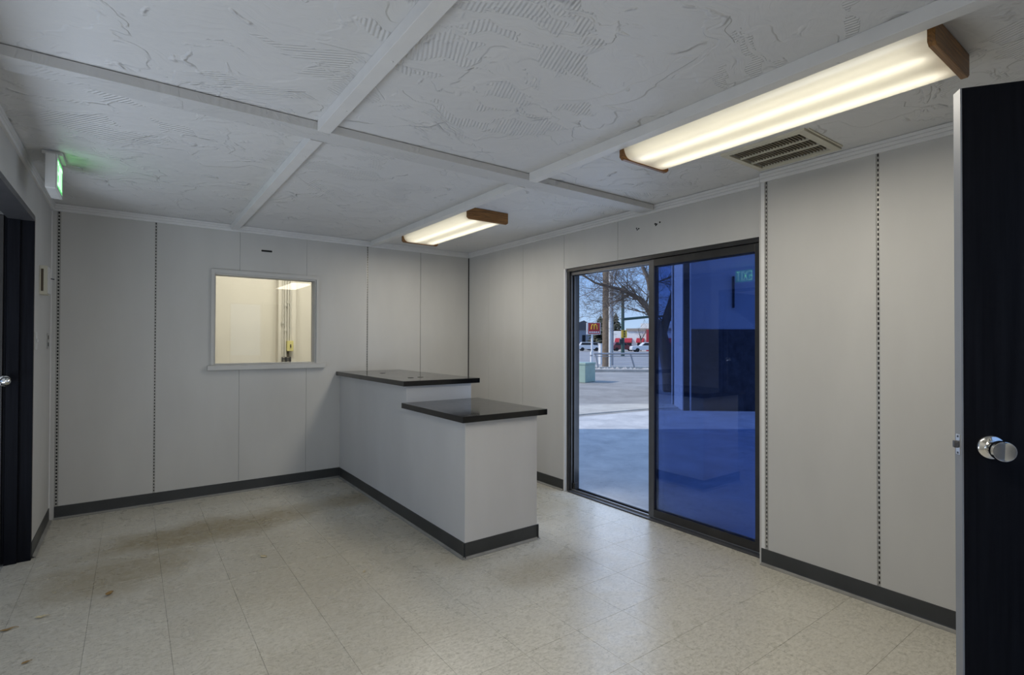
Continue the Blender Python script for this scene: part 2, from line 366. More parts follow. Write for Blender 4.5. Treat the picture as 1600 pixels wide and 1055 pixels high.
# ------------------------------------------------------------------ mesh helpers
class MB:
    def __init__(self): self.v = []; self.f = []
    def box(self, a, b):
        x0, y0, z0 = (min(p, q) for p, q in zip(a, b)); x1, y1, z1 = (max(p, q) for p, q in zip(a, b))
        n = len(self.v)
        self.v += [(x0, y0, z0), (x1, y0, z0), (x1, y1, z0), (x0, y1, z0), (x0, y0, z1), (x1, y0, z1), (x1, y1, z1), (x0, y1, z1)]
        self.f += [tuple(n + i for i in q) for q in ((0, 3, 2, 1), (4, 5, 6, 7), (0, 1, 5, 4), (1, 2, 6, 5), (2, 3, 7, 6), (3, 0, 4, 7))]
        return self
    def tube(self, pts, rad, n=10, caps=True):
        pts = [Vector(p) for p in pts]
        if not isinstance(rad, (list, tuple)): rad = [rad] * len(pts)
        rings = []
        ref = None
        for i, p in enumerate(pts):
            d = (pts[min(i + 1, len(pts) - 1)] - pts[max(i - 1, 0)]).normalized()
            if ref is None:
                ref = Vector((0, 0, 1)) if abs(d.z) < 0.9 else Vector((1, 0, 0))
            a = d.cross(ref).normalized(); b = d.cross(a).normalized(); ref = -b if False else ref
            s = len(self.v); r = rad[i]
            for k in range(n):
                t = 2 * PI * k / n
                q = p + a * (math.cos(t) * r) + b * (math.sin(t) * r)
                self.v.append(tuple(q))
            rings.append(s)
        for s0, s1 in zip(rings, rings[1:]):
            for k in range(n):
                k2 = (k + 1) % n
                self.f.append((s0 + k, s0 + k2, s1 + k2, s1 + k))
        if caps:
            self.f.append(tuple(rings[0] + k for k in reversed(range(n)))); self.f.append(tuple(rings[-1] + k for k in range(n)))
        return self
    def prism(self, prof, p0, p1, ax_u, ax_v):
        """extrude a closed 2-D profile (u, v) from p0 to p1"""
        p0 = Vector(p0); p1 = Vector(p1); au = Vector(ax_u); av = Vector(ax_v); n = len(prof); s = len(self.v)
        for base in (p0, p1):
            for (u, v) in prof: self.v.append(tuple(base + au * u + av * v))
        for k in range(n):
            k2 = (k + 1) % n; self.f.append((s + k, s + k2, s + n + k2, s + n + k))
        self.f.append(tuple(s + k for k in reversed(range(n)))); self.f.append(tuple(s + n + k for k in range(n)))
        return self
    def grid_slab(self, us, vs, solid, make):
        """a slab cut on a grid of cells: solid(i, j) says whether a cell is there, make(u, v, side) gives the point"""
        idx = {}
        def vid(i, j, s):
            if (i, j, s) not in idx:
                idx[(i, j, s)] = len(self.v); self.v.append(tuple(make(us[i], vs[j], s)))
            return idx[(i, j, s)]
        nu, nv = len(us) - 1, len(vs) - 1
        S = lambda i, j: 0 <= i < nu and 0 <= j < nv and solid(i, j)
        for i in range(nu):
            for j in range(nv):
                if not S(i, j): continue
                a = [vid(i, j, 0), vid(i + 1, j, 0), vid(i + 1, j + 1, 0), vid(i, j + 1, 0)]
                b = [vid(i, j, 1), vid(i + 1, j, 1), vid(i + 1, j + 1, 1), vid(i, j + 1, 1)]
                self.f.append(tuple(a)); self.f.append(tuple(reversed(b)))
                for (di, dj, p, q) in ((0, -1, 0, 1), (1, 0, 1, 2), (0, 1, 2, 3), (-1, 0, 3, 0)):
                    if not S(i + di, j + dj): self.f.append((a[q], a[p], b[p], b[q]))
        return self
    def build(self, name, mat, parent=None, smooth=False, bevel=0.0):
        org = world_org(parent)
        me = bpy.data.meshes.new(name)
        me.from_pydata([(x - org.x, y - org.y, z - org.z) for x, y, z in self.v], [], self.f)
        me.validate(); me.update()
        import bmesh
        bm = bmesh.new(); bm.from_mesh(me)
        bmesh.ops.recalc_face_normals(bm, faces=bm.faces); bm.to_mesh(me); bm.free()
        if smooth:
            for p in me.polygons: p.use_smooth = True
            me.set_sharp_from_angle(angle=math.radians(42))
        me.materials.append(mat)
        o = bpy.data.objects.new(name, me); COL.objects.link(o); o.parent = parent
        if bevel:
            md = o.modifiers.new('edge', 'BEVEL'); md.width = bevel; md.segments = 2; md.limit_method = 'ANGLE'; md.angle_limit = math.radians(40)
        return o

def world_org(o):
    v = Vector((0, 0, 0))
    while o is not None:
        v = v + o.location; o = o.parent
    return v

def holes_slab(axis, u0, u1, v0, v1, d0, d1, holes, name, mat, parent=None):
    """axis 'y': u = x, v = z, depth y. axis 'x': u = y, v = z, depth x. axis 'z': u = x, v = y, depth z."""
    us = sorted({u0, u1, *[min(max(h[0], u0), u1) for h in holes], *[min(max(h[1], u0), u1) for h in holes]})
    vs = sorted({v0, v1, *[min(max(h[2], v0), v1) for h in holes], *[min(max(h[3], v0), v1) for h in holes]})
    def solid(i, j):
        cu, cv = (us[i] + us[i + 1]) / 2, (vs[j] + vs[j + 1]) / 2
        return not any(h[0] < cu < h[1] and h[2] < cv < h[3] for h in holes)
    mk = {'y': lambda u, v, s: (u, (d0, d1)[s], v), 'x': lambda u, v, s: ((d0, d1)[s], u, v), 'z': lambda u, v, s: (u, v, (d0, d1)[s])}[axis]
    return MB().grid_slab(us, vs, solid, mk).build(name, mat, parent)

def structure(o): o['kind'] = 'structure'; return o
def thing(name, label, cat, loc, group=None):
    o = bpy.data.objects.new(name, None); COL.objects.link(o); o.location = loc; o.empty_display_size = 0.1
    o['label'] = label; o['category'] = cat
    if group: o['group'] = group
    return o
def tag(o, label, cat, group=None):
    o['label'] = label; o['category'] = cat
    if group: o['group'] = group
    return o
def struct_root(name, loc):
    o = bpy.data.objects.new(name, None); COL.objects.link(o); o.location = loc; o['kind'] = 'structure'; return o
def bx(a, b): return MB().box(a, b)

H = 2.44
XL = -3.752          # left wall face
XF = -0.070          # furred-out section of the right wall
YF = -5.62           # wall behind the camera

# ------------------------------------------------------------------ floor and its tiles
floor = structure(bx((XL - 0.12, YF - 0.12, -0.15), (0.15, 0.14, -0.004)).build('floor', M['gap']))
T = 0.315; X0, Y0 = -3.411, -2.860; G = 0.00048
xs = [X0 + T * k for k in range(-2, 13)]; ys = [Y0 + T * k for k in range(-10, 11)]
tile_mesh = {}
count = 0
for i in range(len(xs) - 1):
    for j in range(len(ys) - 1):
        a, b = max(xs[i], XL - 0.119), min(xs[i + 1], 0.0)
        c, d = max(ys[j], YF), min(ys[j + 1], 0.0)
        if b - a < 0.01 or d - c < 0.01: continue
        key = (round(b - a, 4), round(d - c, 4))
        if key not in tile_mesh:
            w, l = key; m = MB(); g = G
            e = 0.0004
            m.v = [(g, g, -.004), (w - g, g, -.004), (w - g, l - g, -.004), (g, l - g, -.004),
                   (g, g, -e), (w - g, g, -e), (w - g, l - g, -e), (g, l - g, -e),
                   (g + e, g + e, 0), (w - g - e, g + e, 0), (w - g - e, l - g - e, 0), (g + e, l - g - e, 0)]
            m.f = [(0, 3, 2, 1), (8, 9, 10, 11)] + [(p, (p + 1) % 4, (p + 1) % 4 + 4, p + 4) for p in range(4)] + [(p + 4, (p + 1) % 4 + 4, (p + 1) % 4 + 8, p + 8) for p in range(4)]
            o = m.build('tile', M['tile'], floor)
            # build() is in world coordinates: give the mesh its own origin
            tile_mesh[key] = o.data
        else:
            o = bpy.data.objects.new('tile', tile_mesh[key]); COL.objects.link(o); o.parent = floor
        o.location = (a, c, 0.0)
        count += 1

# ------------------------------------------------------------------ ceiling, beams, crown trims
ceiling = structure(holes_slab('z', XL - 0.12, 0.012, YF - 0.12, 0.012, H, H + 0.10, [(-0.545, -0.185, -4.07, -3.68)], 'ceiling', M['ceiling']))
BD = 2.395
def trim(n, a, b, mat=None): return structure(bx(a, b).build('trim_%d' % n, mat or M['beam'], None, bevel=0.002))
M['beam'] = ceiling_mat('painted_beam', (0.62, 0.62, 0.615, 1), 0.6)
beam_long = trim(1, (XL, -2.750, BD), (-0.030, -2.615, H - 0.003))
beam_b1 = trim(2, (-2.535, YF, BD - 0.006), (-2.475, -2.752, H), M['trim'])
beam_b2 = trim(3, (-2.532, -2.613, BD - 0.004), (-2.472, -0.024, H), M['trim'])
beam_c1 = trim(4, (-1.243, YF, BD - 0.006), (-1.183, -2.752, H), M['trim'])
beam_c2 = trim(5, (-1.226, -2.613, BD - 0.004), (-1.166, -0.024, H), M['trim'])
# nail heads along the beams
for par, pts in ((beam_b1, [(-2.497, y, BD - 0.006) for y in (-3.55, -3.05)]), (beam_b2, [(-2.49, y, BD - 0.004) for y in (-2.35, -1.5, -0.9)]),
                 (beam_c1, [(-1.195, y, BD - 0.006) for y in (-3.0, -3.5, -4.0, -4.5)]), (beam_c2, [(-1.18, y, BD - 0.004) for y in (-2.4, -1.2, -0.8)])):
    for (x, y, z) in pts:
        MB().tube([(x, y, z + 0.001), (x, y, z - 0.002), (x, y, z - 0.004)], [0.007, 0.006, 0.002], 10).build('nail_head', M['trim'], par, True)
# crown boards: flat board with two shallow grooves
def crown_profile(h=0.0575, t=0.020):
    return [(0, 0), (t * 0.7, 0), (t * 0.8, 0.004), (t * 0.8, h * 0.30), (t * 0.62, h * 0.34), (t * 0.92, h * 0.38), (t * 0.92, h * 0.64), (t * 0.72, h * 0.68), (t, h * 0.72), (t, h), (0, h)]
CP = crown_profile()
def crown(n, p0, p1, inward): return structure(MB().prism(CP, p0, p1, inward, (0, 0, 1)).build('trim_%d' % n, M['trim']))
crown(6, (XL, 0, 2.380), (0, 0, 2.380), (0, -1, 0))
crown(7, (0, -0.02, 2.380), (0, -3.597, 2.380), (-1, 0, 0))
crown(8, (XF, -3.615, 2.380), (XF, YF, 2.380), (-1, 0, 0))
crown(9, (XL, -0.02, 2.380), (XL, YF, 2.380), (1, 0, 0))

# ------------------------------------------------------------------ back wall: base slab, panels, standards
WIN = (-2.658, -1.772, 1.166, 1.990)
DOOR = (-3.600, -1.715, 0.0, 2.060)
wall_back = structure(holes_slab('y', XL - 0.12, 0.012, -0.15, H, 0.012, 0.13, [WIN], 'wall_back', M['gap']))
def panel_y(x0, x1, z0=0.0, z1=H): return holes_slab('y', x0, x1, z0, z1, 0.0, 0.012, [WIN], 'panel', M['wall'], wall_back)
for x0, x1 in ((XL + 0.002, -3.722), (-3.700, -3.098), (-3.082, -2.4545), (-2.4525, -1.8645), (-1.8625, -1.256), (-1.240, -0.6370), (-0.6320, -0.010)):
    panel_y(x0, x1)
def standard(parent, axis, c, depth, z0, z1, w=0.016):
    """slotted shelf standard: two rails with a rung every inch"""
    m = MB()
    def b(u0, u1, za, zb):
        if axis == 'y': m.box((c + u0, depth + 0.001, za), (c + u1, depth + 0.006, zb))
        else: m.box((depth + 0.001, c + u0, za), (depth + 0.006, c + u1, zb))
    b(-w / 2, -w / 2 + 0.004, z0, z1); b(w / 2 - 0.004, w / 2, z0, z1)
    z = z0
    while z < z1 - 0.02:
        b(-w / 2 + 0.004, w / 2 - 0.004, z, z + 0.011); z += 0.0262
    o = m.build('slotted_standard', M['standard'], parent); o['label'] = 'grey slotted shelf standard set in the panel joint'
    return o
for x, z0 in ((-3.711, 0.02), (-3.090, 0.10), (-1.248, 1.07)):
    standard(wall_back, 'y', x, 0.0, z0, 2.382, 0.018 if x < -3.7 else 0.015)
# dark slot cut high in the wall
prof = []
for k in range(16):
    t = 2 * PI * k / 16; prof.append((math.cos(t) * 0.008 + (0.040 if math.cos(t) > 0 else -0.040), math.sin(t) * 0.009))
so = MB().prism(prof, (-2.228, -0.0015, 2.230), (-2.228, 0.0, 2.230), (1, 0, 0), (0, 0, 1)).build('slot', M['gap'], wall_back)
so['label'] = 'short black slot high in the wall'

# window between the office and the shop
win = struct_root('window_1', ((WIN[0] + WIN[1]) / 2, 0, WIN[2]))
cw = 0.024
holes_slab('y', WIN[0] - cw, WIN[1] + cw, WIN[2] - 0.004, WIN[3] + 0.034, -0.014, 0.0, [WIN], 'casing', M['wall'], win)
holes_slab('y', WIN[0] - 0.002, WIN[1] + 0.002, WIN[2] - 0.002, WIN[3] + 0.002, 0.0, 0.135, [(WIN[0] + 0.012, WIN[1] - 0.012, WIN[2] + 0.010, WIN[3] - 0.012)], 'reveal', M['wall'], win)
bx((WIN[0] - 0.052, -0.040, WIN[2] - 0.048), (WIN[1] + 0.085, 0.0, WIN[2] - 0.004)).build('sill', M['wall'], win, bevel=0.004)
bx((WIN[0] + 0.012, 0.085, WIN[2] + 0.010), (WIN[1] - 0.012, 0.091, WIN[3] - 0.012)).build('pane', M['clear_glass'], win)

# ------------------------------------------------------------------ right wall, furred section, header
wall_right = structure(holes_slab('x', YF - 0.12, 2.55, -0.15, 5.0, 0.012, 0.15, [DOOR], 'wall_right', M['ext_wall']))
def panel_x(y0, y1, z0=0.0, z1=H, x=0.0, par=None): return bx((x, y0, z0), (x + 0.012, y1, z1)).build('panel', M['wall'], par or wall_right)
bx((0.006, -3.60, 0), (0.0119, 0.0, H)).build('backing', M['gap'], wall_right) if False else None
panel_x(-0.4325, -0.008); panel_x(-1.0635, -0.4355); panel_x(-1.694, -1.0665)
panel_x(-2.358, -1.6975, DOOR[3]); panel_x(-3.598, -2.361, DOOR[3])
bx((-0.003, -1.716, 0), (0.030, -1.696, DOOR[3])).build('corner_bead', M['trim'], wall_right)
# torn holes in the header
for (y, z) in ((-2.560, 2.290), (-2.580, 2.283), (-2.566, 2.278), (-2.742, 2.292), (-2.755, 2.288), (-2.748, 2.279), (-2.785, 2.297)):
    pr = [(math.cos(2 * PI * k / 7) * random.uniform(0.005, 0.011), math.sin(2 * PI * k / 7) * random.uniform(0.004, 0.009)) for k in range(7)]
    MB().prism(pr, (-0.0012, y, z), (0.0, y, z), (0, 1, 0), (0, 0, 1)).build('hole', M['gap'], wall_right)
wall_furring = structure(bx((XF + 0.012, YF, 0), (0.0, -3.614, H)).build('wall_right_furring', M['gap']))
holes_slab('y', XF, 0.012, 0, H, -3.614, -3.602, [], 'panel', M['wall'], wall_furring)
bx((XF, -3.636, 0), (XF + 0.012, -3.614, H)).build('corner_bead', M['trim'], wall_furring)
panel_x(-4.237, -3.656, 0, H, XF, wall_furring); panel_x(-4.850, -4.254, 0, H, XF, wall_furring); panel_x(YF, -4.868, 0, H, XF, wall_furring)
for y in (-3.646, -4.246, -4.859): standard(wall_furring, 'x', y, XF, 0.10, 2.382, 0.015)

# left wall and the wall behind the camera
LDOOR = (-4.250, -0.868, -0.2, 2.165)
wall_left = structure(holes_slab('x', YF - 0.12, 0.13, -0.15, H + 0.1, XL - 0.12, XL, [LDOOR], 'wall_left', M['wall']))
MB().box((XL, -0.030, 0.10), (XL + 0.006, -0.012, 2.38)).build('corner_bead', M['trim'], wall_left)
FDOOR = (-1.760, -0.870, 0.0, 2.115)
FILL_WIN = (-3.55, -1.95, 0.50, 2.10)  # unseen window, added for the fill light behind the camera
wall_front = structure(holes_slab('y', XL - 0.12, 0.15, -0.15, H + 0.1, YF - 0.12, YF, [FDOOR, FILL_WIN], 'wall_front', M['wall']))
sw = struct_root('added_window', ((FILL_WIN[0] + FILL_WIN[1]) / 2, YF, FILL_WIN[2]))
holes_slab('y', FILL_WIN[0], FILL_WIN[1], FILL_WIN[2], FILL_WIN[3], YF - 0.09, YF - 0.03, [(FILL_WIN[0] + 0.04, -2.77, FILL_WIN[2] + 0.04, FILL_WIN[3] - 0.04), (-2.73, FILL_WIN[1] - 0.04, FILL_WIN[2] + 0.04, FILL_WIN[3] - 0.04)], 'frame', M['alu_grey'], sw)
for a, b in ((FILL_WIN[0] + 0.04, -2.77), (-2.73, FILL_WIN[1] - 0.04)):
    bx((a, YF - 0.063, FILL_WIN[2] + 0.04), (b, YF - 0.057, FILL_WIN[3] - 0.04)).build('pane', M['clear_glass'], sw)

structure(holes_slab('x', -4.5, 0.02, -0.15, 3.0, -7.2, -7.1, [(-4.40, -0.95, -0.01, 2.15)], 'wall_side_room', M['wall']))
structure(bx((-7.1, -4.5, -0.15), (XL - 0.121, 0.02, -0.004)).build('floor_side_room', M['lot']))
structure(bx((-7.1, -4.5, 2.6), (XL - 0.121, 0.02, 2.7)).build('ceiling_side_room', M['wall']))
structure(bx((-7.1, -4.6, -0.15), (XL - 0.121, -4.5, 2.7)).build('wall_side_room_front', M['wall']))
structure(bx((-7.1, 0.02, -0.15), (XL - 0.121, 0.12, 2.5)).build('wall_side_room_back', M['wall']))

# baseboards: vinyl cove base with a flared foot
BP = [(0, 0.0), (0.014, 0.0), (0.012, 0.003), (0.006, 0.008), (0.004, 0.020), (0.004, 0.098), (0, 0.100)]
FP = [(0.0050, 0.0130), (0.0085, 0.0070), (0.0140, 0.0042), (0.0205, 0.0022), (0.0205, 0.0), (0.0225, 0.0), (0.0225, 0.0036), (0.0150, 0.0066), (0.0100, 0.0092), (0.0062, 0.0140)]
def baseboard(name, p0, p1, inward, parent=None):
    o = MB().prism(BP, p0, p1, inward, (0, 0, 1)).build(name, M['base'], parent)
    f = MB().prism(FP, p0, p1, inward, (0, 0, 1)).build('foot_edge', M['base_foot'], o if parent is None else parent)
    return o
structure(baseboard('baseboard_back', (-3.722, 0, 0), (-1.532, 0, 0), (0, -1, 0)))
structure(baseboard('baseboard_back_2', (-0.945, 0, 0), (-0.001, 0, 0), (0, -1, 0)))
structure(baseboard('baseboard_right', (0, -0.016, 0), (0, -1.692, 0), (-1, 0, 0)))
structure(baseboard('baseboard_right_2', (XF, -3.614, 0), (XF, YF, 0), (-1, 0, 0)))
structure(baseboard('baseboard_left', (XL, -0.86, 0), (XL, -0.03, 0), (1, 0, 0)))
structure(baseboard('baseboard_front', (XL, YF, 0), (-1.78, YF, 0), (0, 1, 0)))

# ------------------------------------------------------------------ sliding patio door: door_1
pd = struct_root('door_1', (0.06, -2.66, 0))
y0, y1, zt = DOOR[0], -1.717, DOOR[3]
def fb(name, a, b, mat, par=None, bev=0.0015): return bx(a, b).build(name, mat, par or pd, bevel=bev)
fb('head_track', (0.012, y0, zt - 0.030), (0.148, y1, zt), M['bronze'])
fb('head_rail', (0.040, y0, zt - 0.062), (0.050, y1, zt - 0.030), M['alu_grey'])
fb('head_rail', (0.095, y0, zt - 0.062), (0.105, y1, zt - 0.030), M['alu_grey'])
fb('jamb', (0.020, y1 - 0.030, 0.0), (0.148, y1, zt - 0.030), M['bronze'])
fb('jamb_fin', (0.036, y1 - 0.046, 0.018), (0.044, y1 - 0.030, zt - 0.062), M['alu_grey'])
fb('jamb_fin', (0.072, y1 - 0.046, 0.018), (0.080, y1 - 0.030, zt - 0.062), M['alu_grey'])
fb('jamb', (0.012, y0, 0.0), (0.148, y0 + 0.030, zt - 0.030), M['bronze'])
fb('sill_track', (0.004, y0 + 0.03, -0.004), (0.150, y1 - 0.030, 0.010), M['alu_grey'])
fb('sill_rail', (0.044, y0 + 0.03, 0.010), (0.050, y1 - 0.030, 0.024), M['steel'])
fb('sill_rail', (0.096, y0 + 0.03, 0.010), (0.102, y1 - 0.030, 0.024), M['bronze'])
fb('door_stop', (0.050, y1 - 0.075, 0.010), (0.090, y1 - 0.046, 0.080), M['bronze'])
def leaf(name, x, ya, yb, za, zb, rail_t, rail_b, stile, label, mull):
    o = bx((x - 0.017, ya, za), (x + 0.017, ya + stile, zb)).build(name, M['bronze'], pd, bevel=0.0015)
    o['label'] = label
    fbx = lambda nm, a, b: bx(a, b).build(nm, M['bronze'] if nm != 'stile' else mull, o, bevel=0.0015)
    fbx('stile', (x - 0.017, yb - stile, za), (x + 0.017, yb, zb))
    fbx('top_rail', (x - 0.017, ya + stile, zb - rail_t), (x + 0.017, yb - stile, zb))
    fbx('bottom_rail', (x - 0.017, ya + stile, za), (x + 0.017, yb - stile, za + rail_b))
    bx((x - 0.003, ya + stile, za + rail_b), (x + 0.003, yb - stile, zb - rail_t)).build('pane', M['blue_glass'], o)
    return o
leaf('sliding_leaf', 0.047, -3.568, -2.655, 0.024, zt - 0.032, 0.055, 0.058, 0.050, 'sliding leaf with blue tinted glass pushed fully open', M['alu_grey'])
leaf('fixed_leaf', 0.099, -3.570, -2.640, 0.024, zt - 0.032, 0.055, 0.045, 0.045, 'fixed leaf with blue tinted glass', M['alu_grey'])

# ------------------------------------------------------------------ black double door in the left wall: door_2
ld = struct_root('door_2', (XL - 0.06, -1.47, 0))
def lb(name, a, b, mat=None, bev=0.0015): return bx(a, b).build(name, mat or M['black_door'], ld, bevel=bev)
lb('jamb', (XL - 0.119, LDOOR[1] - 0.035, 0.0), (XL + 0.003, LDOOR[1], LDOOR[3]))
lb('jamb', (XL - 0.119, LDOOR[0], 0), (XL + 0.003, LDOOR[0] + 0.035, LDOOR[3]))
lb('head', (XL - 0.119, LDOOR[0] + 0.035, LDOOR[3] - 0.035), (XL + 0.006, LDOOR[1] - 0.035, LDOOR[3]), M['alu_grey'])
lb('stop', (XL - 0.119, LDOOR[1] - 0.050, 0), (XL - 0.060, LDOOR[1] - 0.035, LDOOR[3] - 0.035))
l1 = lb('leaf', (XL - 0.95, LDOOR[1] - 0.040, 0.008), (XL - 0.121, LDOOR[1] + 0.002, LDOOR[3] - 0.015))
bx((XL - 0.160, LDOOR[1] - 0.052, 0.012), (XL - 0.134, LDOOR[1] - 0.040, LDOOR[3] - 0.020)).build('edge_strip', M['bronze'], l1, bevel=0.002)
def lathe(m, o, d, prof, n=24):
    o = Vector(o); d = Vector(d).normalized()
    return m.tube([o + d * t for t, r in prof], [r for t, r in prof], n)
kn = lathe(MB(), (XL - 0.124, LDOOR[1] - 0.050, 1.130), (0.25, -1, 0), [(0, .030), (.006, .032), (.012, .026), (.014, .012), (.030, .011), (.034, .018), (.045, .0265), (.056, .027), (.066, .021), (.072, .012), (.075, .006), (.082, .006), (.083, .001)]).build('door_knob', M['chrome'], l1, True)

# ------------------------------------------------------------------ open black door near the camera: door_3
a0 = Vector((-1.3627, -4.8823, 0)); dd = Vector((0.57843, -0.81573, 0)); nn = Vector((0.81573, 0.57843, 0))   # along the leaf, and through its thickness (away from the camera)
DW, DT, DH = 0.862, 0.040, 2.098
def on_door(s, t, z): return a0 + dd * s + nn * t + Vector((0, 0, z))
rd = struct_root('door_3', on_door(DW, 0, 0))
def door_box(s0, s1, t0, t1, z0, z1):
    m = MB(); 
    m.v = [tuple(on_door(s, t, z)) for z in (z0, z1) for (s, t) in ((s0, t0), (s1, t0), (s1, t1), (s0, t1))]
    m.f = [(0, 3, 2, 1), (4, 5, 6, 7), (0, 1, 5, 4), (1, 2, 6, 5), (2, 3, 7, 6), (3, 0, 4, 7)]
    return m
door_box(0.004, DW, 0, DT, 0.010, DH).build('leaf', M['black_door'], rd, bevel=0.001)
door_box(0.0, 0.004, 0.0005, DT - 0.0005, 0.010, DH).build('edge_strip', M['door_edge'], rd)
ls = door_box(-0.0015, 0.001, 0.008, 0.032, 1.060, 1.118).build('latch_plate', M['steel'], rd, bevel=0.003)
door_box(-0.012, -0.001, 0.014, 0.026, 1.080, 1.100).build('latch_bolt', M['alu_grey'], ls, bevel=0.002)
for z in (1.066, 1.112):
    c = on_door(-0.0016, 0.020, z); MB().tube([c, c - dd * 0.0012], 0.003, 10).build('screw', M['dark'], ls)
kc = on_door(0.066, 0, 1.089)
rose = lathe(MB(), kc, -nn, [(0, .0335), (.004, .0335), (.008, .030), (.010, .020), (.011, .019)], 32).build('knob_rose', M['chrome'], rd, True)
nk = lathe(MB(), kc, -nn, [(.009, .0175), (.018, .0150), (.026, .0145), (.032, .0175), (.046, .0265), (.058, .0275), (.066, .0262), (.0668, .0250), (.0650, .0110), (.0640, .0008)], 36).build('door_knob', M['chrome'], rd)
for s, zz in ((DW - 0.003, 0.25), (DW - 0.003, 1.05), (DW - 0.003, 1.85)):
    c = on_door(s + 0.008, -0.006, zz); MB().tube([c, c + Vector((0, 0, 0.09))], 0.007, 12).build('hinge', M['steel'], rd)
fj = struct_root('trim_10', (-1.3, YF, 0))
for a, b in (((FDOOR[0], YF - 0.12, 0), (FDOOR[0] + 0.02, YF, FDOOR[3])), ((FDOOR[1] - 0.02, YF - 0.12, 0), (FDOOR[1], YF, FDOOR[3])), ((FDOOR[0] + 0.02, YF - 0.12, FDOOR[3] - 0.012), (FDOOR[1] - 0.02, YF, FDOOR[3]))):
    bx(a, b).build('jamb', M['bronze'], fj)

# ------------------------------------------------------------------ reception counter
CX0, CX1, CY0, CYS = -1.532, -0.945, -2.470, -1.590
rc = thing('reception_counter', 'two-level grey painted reception counter with black laminate tops', 'counter', (-1.24, -1.24, 0))
m = MB()
prof = [(-0.004, 0.0), (CY0, 0.0), (CY0, 0.868), (CYS, 0.868), (CYS, 1.036), (-0.004, 1.036)]
m.prism(prof, (CX0, 0, 0), (CX1, 0, 0), (0, 1, 0), (0, 0, 1))
m.build('body', M['counter'], rc, bevel=0.002)
ut = bx((CX0 - 0.042, CYS - 0.042, 1.036), (CX1 + 0.060, -0.004, 1.076)).build('upper_countertop', M['laminate'], rc, bevel=0.002)
lt = bx((CX0 - 0.042, CY0 - 0.042, 0.868), (CX1 + 0.060, CYS - 0.002, 0.908)).build('lower_countertop', M['laminate'], rc, bevel=0.002)
for (x, y) in ((-1.30, -0.55), (-1.36, -1.30), (-1.26, -1.28)):
    MB().tube([(x, y, 1.0762), (x, y, 1.0775), (x, y, 1.0780)], [0.026, 0.025, 0.020], 18).build('cable_grommet', M['gap'], ut, True)
kb = baseboard('base_trim', (CX0, CY0 - 0.014, 0), (CX0, -0.016, 0), (-1, 0, 0), rc)
kb2 = baseboard('base_trim', (CX0 - 0.014, CY0, 0), (CX1 + 0.014, CY0, 0), (0, -1, 0), rc)
kb3 = baseboard('base_trim', (CX1, CY0 - 0.014, 0), (CX1, -0.016, 0), (1, 0, 0), rc)

# ------------------------------------------------------------------ fluorescent ceiling fixtures
def fixture(label, xa, xb, ya, yb, zb, watts):
    xm = (xa + xb) / 2; ym = (ya + yb) / 2
    t = thing('fluorescent_fixture', label, 'ceiling light', (xm, ym, zb), 'wood-ended fluorescent ceiling fixtures')
    ct = 0.022; w = (xb - xa) / 2
    bx((xa + 0.02, ya + ct, H - 0.035), (xb - 0.02, yb - ct, H - 0.001)).build('housing', M['fixture_white'], t)
    # wrap-round lens: open-topped trough of ribbed acrylic
    n = 22; prof = []
    for k in range(n + 1):
        s = -1 + 2 * k / n
        u = w * (abs(s) ** 0.62) * (1 if s >= 0 else -1) * 0.985
        z = zb + 0.006 + 0.060 * abs(s) ** 7
        prof.append((u, z))
    m = MB(); s0 = len(m.v); nr = 2
    segs = 6
    for q in range(segs + 1):
        y = ya + ct + (yb - ya - 2 * ct) * q / segs
        for (u, z) in prof: m.v.append((xm + u, y, z))
    for q in range(segs):
        for k in range(n):
            a = q * (n + 1) + k; m.f.append((a, a + 1, a + n + 2, a + n + 1))
    m.build('lens', M['lens'], t, True)
    for sx in (-0.47, 0.47):
        MB().tube([(xm + sx * w, ya + ct + 0.03, zb + 0.038), (xm + sx * w, yb - ct - 0.03, zb + 0.038)], 0.013, 14).build('tube', M['tube'], t, True)
    ch = 0.012
    for y in (ya, yb - ct):
        pr = [(-w - 0.004, H - 0.003), (-w - 0.004, zb + ch), (-w + ch, zb), (w - ch, zb), (w + 0.004, zb + ch), (w + 0.004, H - 0.003)]
        MB().prism(pr, (xm, y, 0), (xm, y + ct, 0), (1, 0, 0), (0, 0, 1)).build('end_cap', M['oak'], t, bevel=0.002)
    bx((xa - 0.002, ya + ct, zb + 0.062), (xa + 0.012, ya + ct + 0.05, zb + 0.090)).build('lens_clip', M['steel'], t)
    area_light('fixture_light', (xm, ym, zb - 0.004), (0, 0, -1), (xb - xa) * 0.9, (yb - ya) * 0.92, watts, (1.0, 0.935, 0.82), t)
    return t
fixture('long wood-ended fluorescent fixture mounted next to the ceiling vent', -1.160, -0.782, -4.775, -3.430, 2.347, LAMP_WATTS * 0.9)
fixture('wood-ended fluorescent fixture mounted over the taller part of the counter', -1.135, -0.755, -1.845, -0.610, 2.345, LAMP_WATTS)

fixture('added wood-ended fluorescent fixture out of view behind the camera', -2.955, -2.575, -5.35, -4.05, 2.347, LAMP_WATTS * 1.35)  # unseen third fixture, added to brighten the floor and counter

